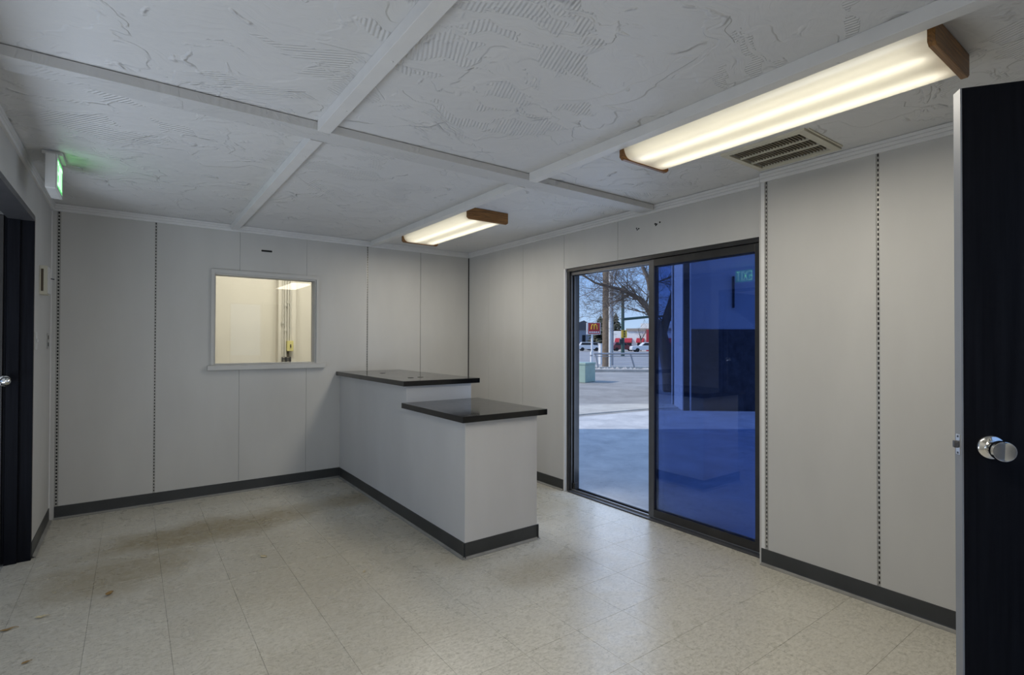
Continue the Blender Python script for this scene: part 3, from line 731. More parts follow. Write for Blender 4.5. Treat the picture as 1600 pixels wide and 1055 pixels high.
# ------------------------------------------------------------------ ceiling vent
vt = thing('ceiling_vent', 'cream metal ceiling register with three rows of fins', 'vent', (-0.365, -3.875, H))
VO = (-0.578, -0.150, -4.104, -3.652); VI = (-0.545, -0.185, -4.066, -3.684)
holes_slab('z', VO[0], VO[1], VO[2], VO[3], H - 0.012, H, [VI], 'frame', M['cream_plastic'], vt)
holes_slab('z', VI[0] - 0.0, VI[1] + 0.0, VI[2], VI[3], H + 0.045, H + 0.055, [], 'back', M['gap'], vt)
rows = [(VI[0] + (VI[1] - VI[0]) * k / 3) for k in range(4)]
for x in rows[1:3]: bx((x - 0.004, VI[2], H - 0.010), (x + 0.004, VI[3], H + 0.004)).build('divider', M['cream_plastic'], vt)
fm = MB()
for r in range(3):
    y = VI[2] + 0.006
    while y < VI[3] - 0.003:
        fm.box((rows[r] + 0.004, y, H - 0.004), (rows[r + 1] - 0.004, y + 0.0040, H + 0.012)); y += 0.0170
fo = fm.build('fins', M['fin'], vt); fo['kind'] = 'stuff'
bx((VO[0] + 0.02, VO[2] - 0.014, H - 0.006), (VO[1] - 0.02, VO[2] - 0.006, H)).build('lever_rail', M['cream_plastic'], vt)

# ------------------------------------------------------------------ exit sign
ex = thing('exit_sign', 'glowing green exit sign hung from the ceiling by the side wall', 'exit sign', (-3.615, -1.355, H))
EX0, EX1, EY0, EY1, EZ0, EZ1 = -3.642, -3.590, -1.500, -1.215, 2.222, 2.418
bx((EX0, EY0, EZ0), (EX1 - 0.004, EY1, EZ1)).build('housing', M['white_plastic'], ex, bevel=0.005)
holes_slab('x', EY0, EY1, EZ0, EZ1, EX1 - 0.004, EX1, [(EY0 + 0.016, EY1 - 0.016, EZ0 + 0.016, EZ1 - 0.016)], 'bezel', M['white_plastic'], ex)
fc = bx((EX1 - 0.004, EY0 + 0.016, EZ0 + 0.016), (EX1 - 0.002, EY1 - 0.016, EZ1 - 0.016)).build('face', M['exit_green'], ex)
bx((-3.66, -1.46, EZ1), (-3.57, -1.26, H - 0.0005)).build('canopy', M['white_plastic'], ex, bevel=0.004)
MB().tube([(-3.60, -1.255, H - 0.012), (-3.52, -1.235, H - 0.012), (-3.50, -1.215, H - 0.014), (-3.50, -1.19, H - 0.016)], 0.003, 8).build('wire_loop', M['steel'], ex, True)
def exit_letter(ch, yc, zc, w, h):
    """letters read along +y seen from the room"""
    m = MB(); st = 0.017
    def seg(p, q, th=st):
        p = Vector((0, yc + p[0] * w / 2, zc + p[1] * h / 2)); q = Vector((0, yc + q[0] * w / 2, zc + q[1] * h / 2))
        d = (q - p).normalized(); nrm = Vector((0, -d.z, d.y)) * th / 2
        n = len(m.v)
        for xx in (EX1 - 0.002, EX1 - 0.0002):
            for pt in (p - nrm, q - nrm, q + nrm, p + nrm): m.v.append((xx, pt.y, pt.z))
        m.f.extend(tuple(n + i for i in f) for f in ((0, 3, 2, 1), (4, 5, 6, 7), (0, 1, 5, 4), (1, 2, 6, 5), (2, 3, 7, 6), (3, 0, 4, 7)))
    S = {'E': [((-1, -1), (-1, 1)), ((-1, .93), (1, .93)), ((-1, 0), (.8, 0)), ((-1, -.93), (1, -.93))], 'X': [((-1, -1), (1, 1)), ((-1, 1), (1, -1))],
         'I': [((0, -1), (0, 1))], 'T': [((0, -1), (0, .93)), ((-1, .93), (1, .93))]}[ch]
    for p, q in S: seg(p, q)
    m.build('letter', M['exit_letter'], fc)
for ch, yc, w in (('E', -1.448, 0.048), ('X', -1.380, 0.056), ('I', -1.329, 0.02), ('T', -1.274, 0.058)): exit_letter(ch, yc, 2.320, w, 0.128)

# ------------------------------------------------------------------ small wall things on the left wall
dc = thing('door_chime', 'aged cream chime box with dark side grille on the side wall', 'chime box', (XL, -0.56, 1.69))
bx((XL, -0.640, 1.690), (XL + 0.040, -0.500, 1.885)).build('housing', M['cream_plastic'], dc, bevel=0.003)
bx((XL + 0.040, -0.632, 1.698), (XL + 0.046, -0.508, 1.877)).build('cover', M['white_plastic'], dc, bevel=0.002)
bx((XL + 0.008, -0.6415, 1.712), (XL + 0.021, -0.639, 1.862)).build('grille', M['dark_grille'], dc)
MB().tube([(XL + 0.044, -0.52, 1.808), (XL + 0.062, -0.50, 1.806)], 0.0035, 8).build('peg', M['dark'], dc)
sp_ = thing('light_switch', 'white toggle switch plate beside the black double door', 'light switch', (XL, -0.77, 1.375))
bx((XL, -0.812, 1.318), (XL + 0.006, -0.735, 1.434)).build('plate', M['white_plastic'], sp_, bevel=0.003)
bx((XL + 0.006, -0.779, 1.366), (XL + 0.016, -0.768, 1.388)).build('toggle', M['white_plastic'], sp_, bevel=0.002)
ol = thing('wall_outlet', 'grey outlet plate with dark sockets in the wall corner', 'outlet', (XL, -0.20, 1.375))
bx((XL, -0.235, 1.318), (XL + 0.005, -0.160, 1.434)).build('plate', M['standard'], ol, bevel=0.002)
for z in (1.350, 1.402):
    MB().tube([(XL + 0.005, -0.198, z), (XL + 0.0075, -0.198, z)], 0.016, 14).build('socket', M['dark'], ol)

# ------------------------------------------------------------------ dried leaves on the floor
def dried_leaf(label, x, y, rot, L, W, curl, mat):
    t = thing('dried_leaf', label, 'leaf', (x, y, 0.0), 'dried leaves on the floor')
    m = MB(); n = 8
    for i in range(n + 1):
        s = i / n; w = W * math.sin(PI * min(1, s * 0.97 + 0.02)) ** 0.8
        for j, e in enumerate((-1, -0.4, 0.4, 1)):
            px = (s - 0.5) * L; py = e * w + 0.15 * W * math.sin(5 * s)
            pz = 0.0025 + curl * (abs(e) ** 2) * w + curl * 0.5 * abs(s - 0.5) * L
            m.v.append((x + px * math.cos(rot) - py * math.sin(rot), y + px * math.sin(rot) + py * math.cos(rot), pz))
    for i in range(n):
        for j in range(3):
            a = i * 4 + j; m.f.append((a, a + 1, a + 5, a + 4))
    o = m.build('blade', mat, t, True)
    sd = o.modifiers.new('thick', 'SOLIDIFY'); sd.thickness = 0.0012
    c, s = math.cos(rot), math.sin(rot)
    MB().tube([(x + 0.48 * L * c, y + 0.48 * L * s, 0.004 + curl * 0.2 * L), (x + 0.75 * L * c, y + 0.75 * L * s, 0.004)], 0.0012, 6).build('stem', mat, t)
dried_leaf('curled brown leaf lying alone on the stained tiles', -3.335, -1.749, 1.1, 0.050, 0.014, 0.75, M['leaf_brown'])
dried_leaf('pale folded leaf near the edge of the stain', -3.601, -1.847, 0.1, 0.045, 0.010, 0.6, M['leaf_pale'])
dried_leaf('thin dark brown leaf by the side wall', -3.715, -1.905, 0.2, 0.055, 0.008, 0.5, M['leaf_brown'])
dried_leaf('tiny tan leaf flake on the grey tiles near the camera', -3.602, -2.296, 0.5, 0.030, 0.008, 0.4, M['leaf_brown'])
dried_leaf('bleached flat leaf in the middle of the floor', -2.557, -1.689, 2.2, 0.050, 0.016, 0.15, M['leaf_pale'])
dried_leaf('small white flake of leaf in front of the counter', -2.116, -2.280, 0.9, 0.026, 0.008, 0.3, M['leaf_pale'])

# ------------------------------------------------------------------ shop behind the window
shop = structure(bx((-9.9, 2.42, -0.15), (0.012, 2.55, 5.0)).build('wall_shop', M['back_wall_paint']))
structure(bx((-9.9, 0.131, -0.15), (0.012, 2.42, -0.01)).build('floor_shop', M['slab']))
structure(bx((-5.60, 0.131, -0.01), (-5.50, 2.42, 4.6)).build('wall_shop_side', M['back_wall_paint']))
structure(bx((-5.50, 0.131, 4.6), (0.012, 2.42, 4.7)).build('ceiling_shop', M['back_wall_paint']))
structure(bx((XL - 6.2, 0.02, H + 0.101), (0.012, 0.131, 4.98)).build('wall_shop_front', M['back_wall_paint']))
structure(bx((-10.0, YF - 0.12, 5.0), (0.15, 2.55, 5.12)).build('roof', M['ext_wall']))  # unseen; carried far left to keep the sun out of that side
pil = structure(bx((-1.640, 2.27, -0.01), (-1.415, 2.42, 4.6)).build('pillar_shop', M['back_wall_paint']))
cy = 2.245
cb = thing('electrical_riser', 'cream conduits with a yellow switch box on the shop pillar behind the window', 'conduits', (-1.53, 2.25, 1.0))
for x, r, z0 in ((-1.588, 0.009, 1.17), (-1.556, 0.012, 1.17), (-1.521, 0.012, 1.387), (-1.490, 0.010, 1.387)):
    MB().tube([(x, cy, z0), (x, cy, 4.59)], r, 10).build('conduit', M['pipe'], cb, True)
for x, z in ((-1.556, 1.86), (-1.588, 1.62), (-1.521, 1.90), (-1.556, 1.52)):
    MB().tube([(x, cy, z), (x, cy, z + 0.035)], 0.019, 12).build('coupling', M['pipe'], cb, True)
sb = bx((-1.540, 2.195, 1.248), (-1.462, 2.268, 1.388)).build('switch_box', M['yellow_box'], cb, bevel=0.004)
bx((-1.506, 2.180, 1.295), (-1.494, 2.195, 1.340)).build('lever', M['dark_grille'], sb)
MB().tube([(-1.521, cy, 1.165), (-1.521, cy, 1.248)], 0.012, 10).build('nipple', M['dark_grille'], cb)
br = bx((-1.600, 2.235, 1.135), (-1.486, 2.255, 1.150)).build('bracket', M['alu_grey'], cb)
for x in (-1.600, -1.548, -1.496): bx((x, 2.22, 1.03), (x + 0.010, 2.268, 1.165)).build('upright', M['alu_grey'], br)
sl = thing('shop_lamp', 'long ceiling lamp lighting the shop behind the window', 'ceiling light', (-1.7, 0.75, 3.5))
bx((-2.70, 0.65, 3.45), (-0.70, 0.85, 3.53)).build('housing', M['fixture_white'], sl)
for y in (0.70, 0.80): MB().tube([(-2.65, y, 3.43), (-0.75, y, 3.43)], 0.016, 12).build('tube', M['tube'], sl, True)
for x in (-2.5, -0.9): MB().tube([(x, 0.75, 3.53), (x, 0.75, 4.6)], 0.006, 6).build('hanger', M['steel'], sl)
area_light('shop_light', (-1.7, 0.75, 3.40), (0, 0.15, -1), 1.9, 0.2, BACK_ROOM_WATTS, (1.0, 0.94, 0.82), sl)

# ------------------------------------------------------------------ outdoors: ground
GZ = -0.02
structure(bx((-60, -60, -0.60), (260, 260, -0.16)).build('ground', M['lot']))
def ground_poly(name, pts, z0, z1, mat):
    m = MB(); n = len(pts)
    m.v = [(x, y, z0) for x, y in pts] + [(x, y, z1) for x, y in pts]
    m.f = [tuple(reversed(range(n))), tuple(range(n, 2 * n))] + [(k, (k + 1) % n, n + (k + 1) % n, n + k) for k in range(n)]
    return structure(m.build(name, mat))
ground_poly('driveway', [(0.15, -12), (14, -12), (14, -5.0), (8.6, -0.95), (5.40, 1.64), (3.50, 1.83), (0.15, 2.2)], -0.16, GZ, M['slab'])
ground_poly('dirt_lot', [(0.15, 2.25), (3.50, 1.88), (5.40, 1.69), (8.6, -0.90), (14, -4.95), (60, -40), (100, -20), (26.3, 7.4), (13.5, 17.0), (-12, 38), (-12, 2.7), (0.1, 2.6)], -0.155, GZ - 0.012, M['lot'])
# pale gutter pan that crosses the lot
ground_poly('gutter_strip', [(2.9, 2.05), (4.0, 2.02), (5.6, 1.86), (6.4, 1.55), (6.8, 2.05), (5.55, 2.85), (4.75, 3.16), (3.4, 3.35), (2.2, 3.3)], -0.10, GZ + 0.006, M['gutter'])
# street beyond the lot
ROADD = Vector((0.80, -0.60, 0)); ROADN = Vector((0.60, 0.80, 0))
def road_strip(name, d0, d1, z, mat, l0=-90, l1=120):
    base = Vector((18.0, 13.8, 0))
    q = [base + ROADN * d0 + ROADD * l0, base + ROADN * d0 + ROADD * l1, base + ROADN * d1 + ROADD * l1, base + ROADN * d1 + ROADD * l0]
    return ground_poly(name, [(p.x, p.y) for p in q], -0.155, z, mat)
road_strip('street', 3.0, 52.0, GZ - 0.010, M['road'])
for i, (d0, d1) in enumerate(((9.0, 9.5), (15.2, 15.6), (22.0, 23.2), (31.0, 31.8), (40, 41))):
    road_strip('street_line_%d' % (i + 1), d0, d1, GZ - 0.004, M['kerb'])
road_strip('kerb', -3.2, -2.7, GZ + 0.11, M['kerb'], -3.4, 40)
road_strip('sidewalk', 1.6, 3.0, GZ + 0.02, M['gutter'])
# rubble between kerb and sidewalk
rm = MB(); rnd = random.Random(3)
for k in range(420):
    l = rnd.uniform(-6, 12); d = rnd.uniform(-2.55, -1.15); r = rnd.uniform(0.04, 0.20)
    c = Vector((18.0, 13.8, 0)) + ROADN * d + ROADD * l; n0 = len(rm.v)
    for (ux, uy, uz) in ((1, 0, 0), (0, 1, 0), (-1, 0, 0), (0, -1, 0), (0, 0, 1), (0, 0, -1)):
        rr = r * rnd.uniform(0.6, 1.2); rm.v.append((c.x + ux * rr, c.y + uy * rr, GZ + 0.03 + uz * rr * 0.8))
    for a, b in ((0, 1), (1, 2), (2, 3), (3, 0)):
        rm.f.append((n0 + a, n0 + b, n0 + 4)); rm.f.append((n0 + b, n0 + a, n0 + 5))
ro = rm.build('rubble', M['rock']); ro['kind'] = 'stuff'; tag(ro, 'pale rock rubble strewn along the kerb', 'rubble')

# outbuilding seen through the blue glass
ob = thing('outbuilding', 'grey outbuilding with dark lower wall and end face whitened as if sunlit behind the blue glass', 'building', (6.0, 1.3, GZ))
wd = Vector((0.747, -0.665, 0)); wn_ = Vector((0.665, 0.747, 0)); o0 = Vector((5.86, 1.46, 0))
def ob_box(name, s0, s1, t0, t1, z0, z1, mat):
    m = MB(); P_ = lambda s, t, z: tuple(o0 + wd * s + wn_ * t + Vector((0, 0, z)))
    m.v = [P_(s, t, z) for z in (z0, z1) for (s, t) in ((s0, t0), (s1, t0), (s1, t1), (s0, t1))]
    m.f = [(0, 3, 2, 1), (4, 5, 6, 7), (0, 1, 5, 4), (1, 2, 6, 5), (2, 3, 7, 6), (3, 0, 4, 7)]
    return m.build(name, mat, ob)
ob_box('wall_upper', 0.225, 6.0, 0.0, 0.9, 1.66, 5.0, M['out_upper'])
ob_box('wall_lower', 0.225, 6.0, -0.015, 0.9, -0.12, 1.66, M['out_lower'])
ob_box('end_panel', 0.205, 0.225, 0.0, 0.80, -0.12, 5.0, M['out_pale'])
ob_box('corner_strip', 0.190, 0.225, 0.93, 1.02, -0.12, 5.0, M['sign_white'])
ob_box('dark_joint', 0.212, 0.225, 0.80, 0.93, -0.12, 5.0, M['dark'])
ob_box('dark_strip', 0.225, 0.345, -0.03, -0.015, -0.12, 5.0, M['dark'])
ob_box('downspout', 0.345, 0.372, -0.045, -0.015, -0.12, 5.0, M['sign_white'])
ob_box('lamp_bracket', 1.20, 1.235, -0.06, 0.0, 2.10, 2.75, M['dark'])
ob_box('wall_box', 2.35, 2.42, -0.06, 0.0, 1.95, 2.10, M['dark'])
ob_box('coping', 0.12, 6.1, -0.08, 1.0, 5.0, 5.15, M['out_pale'])

# ------------------------------------------------------------------ outdoors: things by the street
uc = thing('utility_cabinet', 'mint green utility cabinet on the dirt lot', 'utility cabinet', (9.6, 8.0, GZ))
ua = Vector((9.52, 7.80, GZ - 0.005)); ud = Vector((0.93, 0.36, 0)).normalized(); un = Vector((-0.36, 0.93, 0)).normalized()
def uc_box(name, s0, s1, t0, t1, z0, z1, mat):
    m = MB(); P_ = lambda s, t, z: tuple(ua + ud * s + un * t + Vector((0, 0, z)))
    m.v = [P_(s, t, z) for z in (z0, z1) for (s, t) in ((s0, t0), (s1, t0), (s1, t1), (s0, t1))]
    m.f = [(0, 3, 2, 1), (4, 5, 6, 7), (0, 1, 5, 4), (1, 2, 6, 5), (2, 3, 7, 6), (3, 0, 4, 7)]
    return m.build(name, mat, uc, bevel=0.01)
uc_box('body', 0, 0.86, 0, 0.80, 0.0, 0.62, M['cabinet_green']); uc_box('lid', -0.02, 0.88, -0.02, 0.82, 0.62, 0.69, M['cabinet_green'])

up = thing('utility_pole', 'thick weathered wooden utility pole with a white conduit strapped on', 'utility pole', (18.89, 15.67, GZ))
MB().tube([(18.89, 15.67, -0.1), (18.89, 15.67, 5), (18.88, 15.68, 11)], [0.26, 0.235, 0.20], 16).build('shaft', M['pole_wood'], up, True)
MB().tube([(18.82, 15.36, GZ), (18.82, 15.36, 8.0)], 0.07, 8).build('conduit', M['white_pvc'], up, True)
bx((17.9, 15.6, 9.6), (19.9, 15.72, 9.75)).build('crossarm', M['pole_wood'], up)
gp = thing('street_light', 'slim galvanised street light pole behind the wooden pole', 'street light', (20.62, 16.88, GZ))
MB().tube([(20.62, 16.88, -0.1), (20.62, 16.88, 5.75)], [0.10, 0.075], 12).build('pole', M['galv'], gp, True)
MB().tube([(20.62, 16.88, 5.65), (20.85, 16.70, 5.92), (21.05, 16.54, 5.95)], 0.03, 8).build('arm', M['galv'], gp, True)
bx((20.95, 16.40, 5.88), (21.25, 16.66, 6.10)).build('lamp_head', M['sign_white'], gp, bevel=0.03)

fe = thing('chain_link_fence', 'low galvanised pipe fence with leaning posts along the street', 'fence', (17.5, 12.9, GZ))
fl0, fl1 = Vector((16.13, 13.96, 0)), Vector((20.4, 10.84, 0))
def fp(s, z): return fl0.lerp(fl1, s) + Vector((0, 0, z))
MB().tube([fp(0, 0.80), fp(1, 0.83)], 0.05, 8).build('top_rail', M['galv'], fe, True)
MB().tube([fp(0, 0.66), fp(1, 0.70)], 0.018, 8).build('lower_rail', M['galv'], fe, True)
for s, lean in ((0.015, 0.035), (0.36, 0.05), (0.57, 0.02), (0.80, 0.03)):
    MB().tube([fp(s, 0.82), fp(s + lean, -0.1)], 0.04, 8).build('post', M['galv'], fe, True)
wm = MB()
for k in range(70):
    s = k / 70
    wm.tube([fp(s, 0.80), fp(min(1, s + 0.10), 0.02)], 0.0022, 3, False); wm.tube([fp(s, 0.02), fp(min(1, s + 0.10), 0.80)], 0.0022, 3, False)
wo = wm.build('wire_mesh', M['galv'], fe); wo['kind'] = 'stuff'
bl = thing('bollard', 'short white bollard behind the green cabinet', 'bollard', (12.46, 10.46, GZ))
MB().tube([(12.46, 10.46, -0.1), (12.46, 10.46, 0.97), (12.46, 10.46, 1.0)], [0.05, 0.05, 0.03], 12).build('post', M['white_pvc'], bl, True)
MB().tube([(12.46, 10.46, 0.80), (12.46, 10.46, 0.86)], 0.053, 12).build('band', M['galv'], bl)
wc = thing('service_pedestal', 'slim white service pedestal beside the wooden pole', 'pedestal', (21.53, 18.69, GZ))
bx((21.40, 18.58, -0.1), (21.62, 18.80, 1.25)).build('body', M['sign_white'], wc, bevel=0.02); bx((21.37, 18.55, 1.25), (21.65, 18.83, 1.32)).build('cap', M['sign_white'], wc, bevel=0.02)

# roadside restaurant sign: red board with a golden double arch
VR = Vector((0.8071, -0.5904, 0)); VD = Vector((0.5904, 0.8071, 0))   # across and along the line of sight of the street
def face_box(par, name, c, w, h, d, mat, z, bev=0.0, VR=VR, VD=VD):
    """a box facing the lot: centre c, width along VR, depth along VD, bottom z"""
    m = MB(); c = Vector(c)
    P_ = lambda s, t, zz: tuple(Vector((c.x, c.y, 0)) + VR * s + VD * t + Vector((0, 0, zz)))
    m.v = [P_(s, t, zz) for zz in (z, z + h) for (s, t) in ((-w / 2, 0), (w / 2, 0), (w / 2, d), (-w / 2, d))]
    m.f = [(0, 3, 2, 1), (4, 5, 6, 7), (0, 1, 5, 4), (1, 2, 6, 5), (2, 3, 7, 6), (3, 0, 4, 7)]
    return m.build(name, mat, par, bevel=bev)
SG = Vector((50.55, 48.25, 0))
sg = thing('roadside_sign', 'red roadside sign board with a yellow arched M on a white post', 'sign', (SG.x, SG.y, GZ))
sbd = face_box(sg, 'cabinet', SG, 2.00, 1.72, 0.40, M['sign_white'], 2.55)
face_box(sg, 'red_face', SG + VR * 0.07 - VD * 0.03, 1.70, 1.58, 0.05, M['sign_red'], 2.64)
MB().tube([(SG.x + VD.x * .2 - VR.x * .2, SG.y + VD.y * .2 - VR.y * .2, -0.1), (SG.x + VD.x * .2 - VR.x * .2, SG.y + VD.y * .2 - VR.y * .2, 2.6)], 0.16, 10).build('post', M['sign_white'], sg, True)
am = MB()
def arch(cx):
    pts = []
    for k in range(13):
        t = PI * k / 12; pts.append((cx + 0.205 * math.cos(t), 3.30 + 0.72 * math.sin(t)))
    for (a, b) in zip(pts, pts[1:]):
        p = SG + VR * (0.07 + a[0]) - VD * 0.07 + Vector((0, 0, a[1])); q = SG + VR * (0.07 + b[0]) - VD * 0.07 + Vector((0, 0, b[1]))
        am.tube([p, q], 0.065, 6)
arch(-0.205); arch(0.205)
am.build('arched_letter', M['sign_yellow'], sg)
tm = MB()
for k in range(5):
    cx = -0.60 + 0.30 * k + 0.07
    p = SG + VR * cx - VD * 0.06
    tm.v += [tuple(p + VR * -0.12 + Vector((0, 0, 2.78))), tuple(p + VR * 0.12 + Vector((0, 0, 2.78))), tuple(p + VR * 0.08 + Vector((0, 0, 3.00))), tuple(p + VR * -0.08 + Vector((0, 0, 3.00)))]
    n0 = len(tm.v) - 4
    tm.v += [tuple(Vector(v) + VD * 0.03) for v in tm.v[n0:n0 + 4]]
    tm.f += [tuple(n0 + i for i in f) for f in ((0, 1, 2, 3), (4, 7, 6, 5), (0, 4, 5, 1), (1, 5, 6, 2), (2, 6, 7, 3), (3, 7, 4, 0))]
tm.build('lower_lettering', M['sign_white'], sg)

# traffic signal with mast arm
SP = Vector((38.70, 32.15, 0))
ts = thing('traffic_signal', 'dark green traffic signal pole with a long mast arm', 'traffic signal', (SP.x, SP.y, GZ))
MB().tube([(SP.x, SP.y, -0.1), (SP.x, SP.y, 7.4)], [0.20, 0.15], 12).build('pole', M['signal_green'], ts, True)
MB().tube([SP + Vector((0, 0, 3.85)), SP + VR * 3.0 + Vector((0, 0, 4.15)), SP + VR * 7 + Vector((0, 0, 4.30))], [0.15, 0.13, 0.10], 10).build('mast_arm', M['signal_green'], ts, True)
hd = face_box(ts, 'signal_head', SP - VD * 0.30 + VR * 0.10, 0.55, 0.80, 0.22, M['signal_yellow'], 1.90)
for z in (2.05, 2.30, 2.55):
    c = SP - VD * 0.31 + VR * 0.10 + Vector((0, 0, z)); MB().tube([c, c - VD * 0.06], 0.085, 10).build('lens', M['dark'], hd)
face_box(ts, 'walk_signal', SP - VD * 0.25 - VR * 0.18, 0.40, 0.45, 0.20, M['dark'], 1.30)

# restaurant across the street
BC = Vector((74.4, 55.8, 0))
BR = Vector((0.50, -0.866, 0)); BD_ = Vector((0.866, 0.50, 0))     # the restaurant faces the afternoon sun
rb = thing('restaurant_building', 'long white restaurant with red awnings across the street', 'building', (BC.x, BC.y, GZ))
ax = dict(VR=BR, VD=BD_)
face_box(rb, 'wall', BC, 16.0, 3.75, 9.0, M['bldg_white'], -0.15, **ax)
face_box(rb, 'roof_band', BC - BD_ * 0.25 + BR * 1.2, 13.6, 0.45, 9.4, M['bldg_tan'], 3.60, **ax)
face_box(rb, 'upper_storey', BC + BD_ * 2 + BR * 2.2, 11.0, 1.0, 6.0, M['bldg_white'], 4.05, **ax)
face_box(rb, 'red_pylon', BC - BD_ * 0.5 - BR * 1.45, 0.80, 3.95, 0.5, M['awning_red'], -0.15, **ax)
def awning(q, w):
    MB().prism([(0, 2.25), (-0.8, 1.55), (-0.8, 1.38), (0, 1.38)], BC + BR * (q - w / 2), BC + BR * (q + w / 2), BD_, (0, 0, 1)).build('awning', M['awning_red'], rb)
    face_box(rb, 'window', BC + BR * q - BD_ * 0.05, w * 0.85, 1.25, 0.06, M['dark'], 0.10, **ax)
for q, w in ((-7.2, 0.9), (-5.2, 1.35), (-3.0, 1.35), (2.4, 1.8), (5.2, 1.8)): awning(q, w)

# cars
def car(label, c, mat, L=4.5, flip=1, group='cars parked across the street'):
    c = Vector(c); t = thing('car', label, 'car', (c.x, c.y, GZ - 0.01), group)
    P0 = c - VD * 0.85; P1 = c + VD * 0.85
    body = [(-L / 2, 0.30), (L / 2, 0.30), (L / 2, 0.72), (L / 2 - 0.15, 0.88), (L * 0.20, 0.95), (-L * 0.40, 0.98), (-L / 2, 0.85)]
    MB().prism([(u * flip, v) for u, v in body], P0, P1, VR, (0, 0, 1)).build('body', mat, t, bevel=0.05)
    cab = [(-L * 0.42, 0.95), (L * 0.20, 0.93), (L * 0.07, 1.46), (-L * 0.33, 1.50)]
    MB().prism([(u * flip, v) for u, v in cab], P0 + VD * 0.08, P1 - VD * 0.08, VR, (0, 0, 1)).build('cabin', mat, t, bevel=0.05)
    win = [(-L * 0.37, 1.00), (L * 0.15, 0.99), (L * 0.055, 1.38), (-L * 0.31, 1.41)]
    MB().prism([(u * flip, v) for u, v in win], P0 + VD * 0.07, P1 - VD * 0.07, VR, (0, 0, 1)).build('side_window', M['dark'], t)
    for s in (-L * 0.30, L * 0.31):
        for q in (P0 + VD * -0.01, P1 - VD * 0.19):
            b = q + VR * (s * flip) + Vector((0, 0, 0.30)); MB().tube([b, b + VD * 0.20], 0.31, 14).build('wheel', M['tyre'], t)
car('white car in front of the restaurant', (60.6, 47.1, GZ - 0.01), M['car_white'], 4.6, -1)
car('pale car parked under the roadside sign', (59.2, 58.0, GZ - 0.01), M['car_white'], 3.9, 1)
car('grey car parked beside the pale one', (65.3, 62.2, GZ - 0.01), M['car_grey'], 4.3, 1)
car('dark red car behind the traffic signal', (63.9, 54.6, GZ - 0.01), M['car_red'], 4.0, 1)

# house at the far edge
HC = Vector((84.2, 85.6, 0))
hs = thing('house', 'blue-grey house with a dark window beyond the cars', 'house', (HC.x, HC.y, GZ))
face_box(hs, 'wall', HC, 8.0, 4.6, 6.0, M['house_grey'], -0.15)
MB().prism([(-4.4, 4.45), (4.4, 4.45), (0.4, 6.7)], HC - VD * 0.3, HC + VD * 6.3, VR, (0, 0, 1)).build('roof', M['house_roof'], hs)
face_box(hs, 'window', HC + VR * 0.4 - VD * 0.05, 0.8, 2.2, 0.1, M['dark'], 1.0)
face_box(hs, 'window', HC + VR * -1.6 - VD * 0.05, 0.8, 1.2, 0.1, M['dark'], 1.8)

# evergreens and bare roadside trees
def evergreen(label, c, h, r, seed):
    rn = random.Random(seed); c = Vector(c); t = thing('evergreen_tree', label, 'tree', (c.x, c.y, GZ), 'evergreen trees across the street')
    MB().tube([c + Vector((0, 0, -0.1)), c + Vector((0, 0, h * 0.9))], [0.25, 0.05], 8).build('trunk', M['bark'], t)
    m = MB()
    for k in range(420):
        z = rn.uniform(0.06, 1.0); rr = r * (1 - z ** 1.6) ** 0.8 * rn.uniform(0.5, 1.08) + 0.1; a = rn.uniform(0, 2 * PI)
        b = c + Vector((0, 0, h * z)); tip = b + Vector((math.cos(a) * rr, math.sin(a) * rr, -0.25 * rr + rn.uniform(-.2, .2)))
        side = Vector((-math.sin(a), math.cos(a), 0)) * (0.16 + 0.18 * rr); n0 = len(m.v)
        mid = b.lerp(tip, 0.6)
        m.v += [tuple(b), tuple(mid + side), tuple(tip), tuple(mid - side), tuple(mid + Vector((0, 0, 0.22))), tuple(mid - Vector((0, 0, 0.2)))]
        m.f += [(n0, n0 + 1, n0 + 4), (n0 + 1, n0 + 2, n0 + 4), (n0 + 2, n0 + 3, n0 + 4), (n0 + 3, n0, n0 + 4), (n0 + 1, n0, n0 + 5), (n0 + 2, n0 + 1, n0 + 5), (n0 + 3, n0 + 2, n0 + 5), (n0, n0 + 3, n0 + 5)]
    m.build('foliage', M['needles'], t)
evergreen('dark bushy evergreen just behind the red sign', (78.3, 73.8, 0), 6.9, 4.2, 1)
evergreen('evergreen between the wooden pole and the restaurant', (90.7, 80.8, 0), 8.4, 3.0, 2)
evergreen('shorter evergreen beside the house', (64.3, 69.4, 0), 4.6, 2.0, 4)

def grow(m, rn, p, d, L, r, depth, droop=0.0):
    """one branch and, from it, its side branches"""
    n = 4; pts = [p]; rad = [r]; q = p; dr = d
    for k in range(n):
        dr = (dr + Vector((rn.uniform(-.18, .18), rn.uniform(-.18, .18), rn.uniform(-.14, .16) - droop))).normalized()
        q = q + dr * (L / n); pts.append(q); rad.append(max(0.0022, r * (1 - 0.62 * (k + 1) / n)))
    m.tube(pts, rad, 5 if depth > 1 else 3, False)
    if depth <= 0: return
    kids = 5 if depth >= 2 else 4
    for k in range(kids):
        i = rn.choice((1, 2, 3, 4)); b = pts[i]
        ax = Vector((rn.uniform(-1, 1), rn.uniform(-1, 1), rn.uniform(-0.7, 0.9)))
        nd = ((pts[i] - pts[i - 1]).normalized() * 0.75 + ax * 0.75).normalized()
        grow(m, rn, b, nd, L * rn.uniform(0.45, 0.72), rad[i] * 0.62, depth - 1, droop)
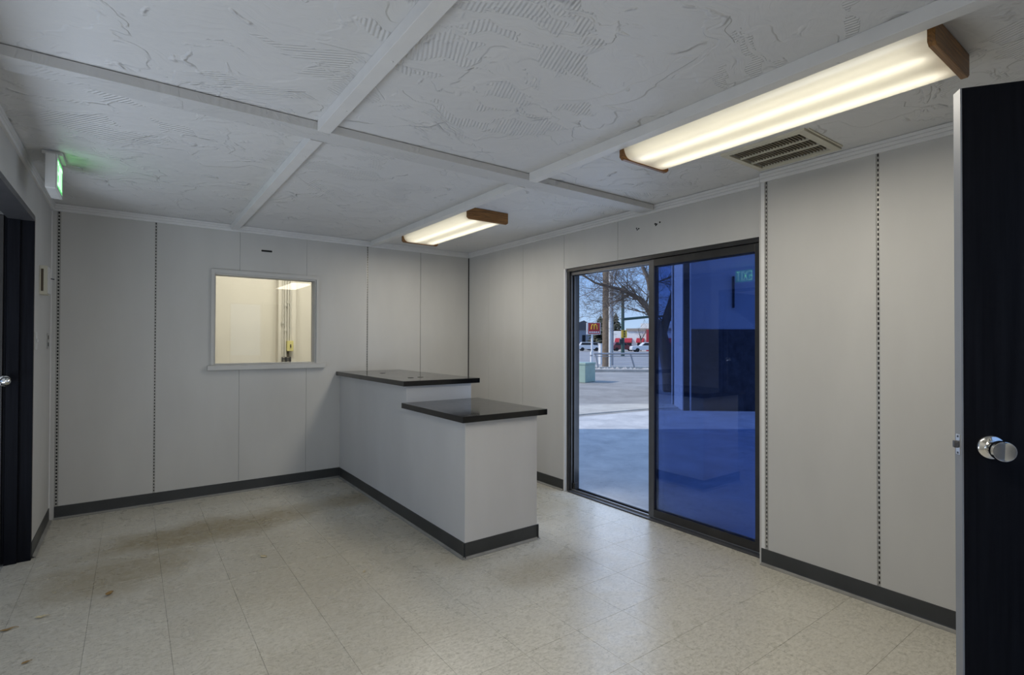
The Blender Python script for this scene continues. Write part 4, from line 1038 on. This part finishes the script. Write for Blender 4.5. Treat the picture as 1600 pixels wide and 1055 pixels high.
def bare_tree(label, limbs, seed, group=None, dep=2):
    rn = random.Random(seed); c = Vector(limbs[0][0][0])
    t = thing('bare_tree', label, 'tree', (c.x, c.y, GZ), group)
    tm_, bm_ = MB(), MB()
    for i, (pts, rad, side) in enumerate(limbs):
        pts = [Vector(p) for p in pts]
        (tm_ if i == 0 else bm_).tube(pts, rad, 9)
        for k in range(1, len(pts)):
            if side == 0: continue
            for j in range(side):
                f = rn.random(); b = pts[k - 1].lerp(pts[k], f); r = rad[k - 1] * (1 - f) + rad[k] * f
                ax = Vector((rn.uniform(-1, 1), rn.uniform(-1, 1), rn.uniform(-0.35, 1.0)))
                nd = ((pts[k] - pts[k - 1]).normalized() * 0.5 + ax * 0.8).normalized()
                grow(bm_, rn, b, nd, rn.uniform(0.6, 1.25), max(0.009, min(0.020, r * 0.30)), dep, 0.02)
    tm_.build('trunk', M['bark'], t, True); bm_.build('branches', M['bark'], t, True)
    return t
bare_tree('large bare tree arching over the dirt lot', [
    ([(9.32, 4.06, -0.1), (9.26, 4.12, 0.7), (9.10, 4.24, 1.6), (8.95, 4.34, 2.0)], [0.24, 0.20, 0.17, 0.15], 0),
    ([(8.95, 4.34, 2.0), (8.74, 4.49, 2.41), (8.55, 4.62, 2.66), (8.36, 4.76, 2.79), (8.10, 4.95, 2.93), (7.84, 5.14, 3.00), (7.54, 5.36, 3.10), (7.30, 5.52, 3.28), (7.05, 5.71, 3.50)], [0.105, 0.085, 0.072, 0.062, 0.050, 0.042, 0.032, 0.022, 0.012], 4),
    ([(8.95, 4.34, 2.0), (8.93, 4.40, 2.6), (8.80, 4.46, 3.2), (8.62, 4.60, 3.7), (8.40, 4.75, 4.3)], [0.10, 0.08, 0.06, 0.045, 0.02], 3),
    ([(9.10, 4.24, 1.6), (9.35, 4.10, 2.5), (9.6, 3.9, 3.6), (9.7, 3.8, 4.8)], [0.14, 0.11, 0.08, 0.04], 3),
    ([(8.36, 4.76, 2.79), (8.1, 4.9, 2.60), (7.95, 5.02, 2.56), (7.7, 5.2, 2.40)], [0.04, 0.03, 0.02, 0.01], 3)], 11, None, 3)
bare_tree('small bare tree in front of the restaurant', [([(70.4, 56.2, -0.1), (70.4, 56.2, 1.6), (70.35, 56.2, 2.6)], [0.13, 0.10, 0.08], 0),
    ([(70.35, 56.2, 1.8), (70.2, 56.3, 2.8), (70.0, 56.5, 3.8)], [0.08, 0.06, 0.03], 6), ([(70.4, 56.2, 1.8), (70.9, 55.8, 2.9), (71.2, 55.6, 3.9)], [0.08, 0.06, 0.03], 6)], 5)
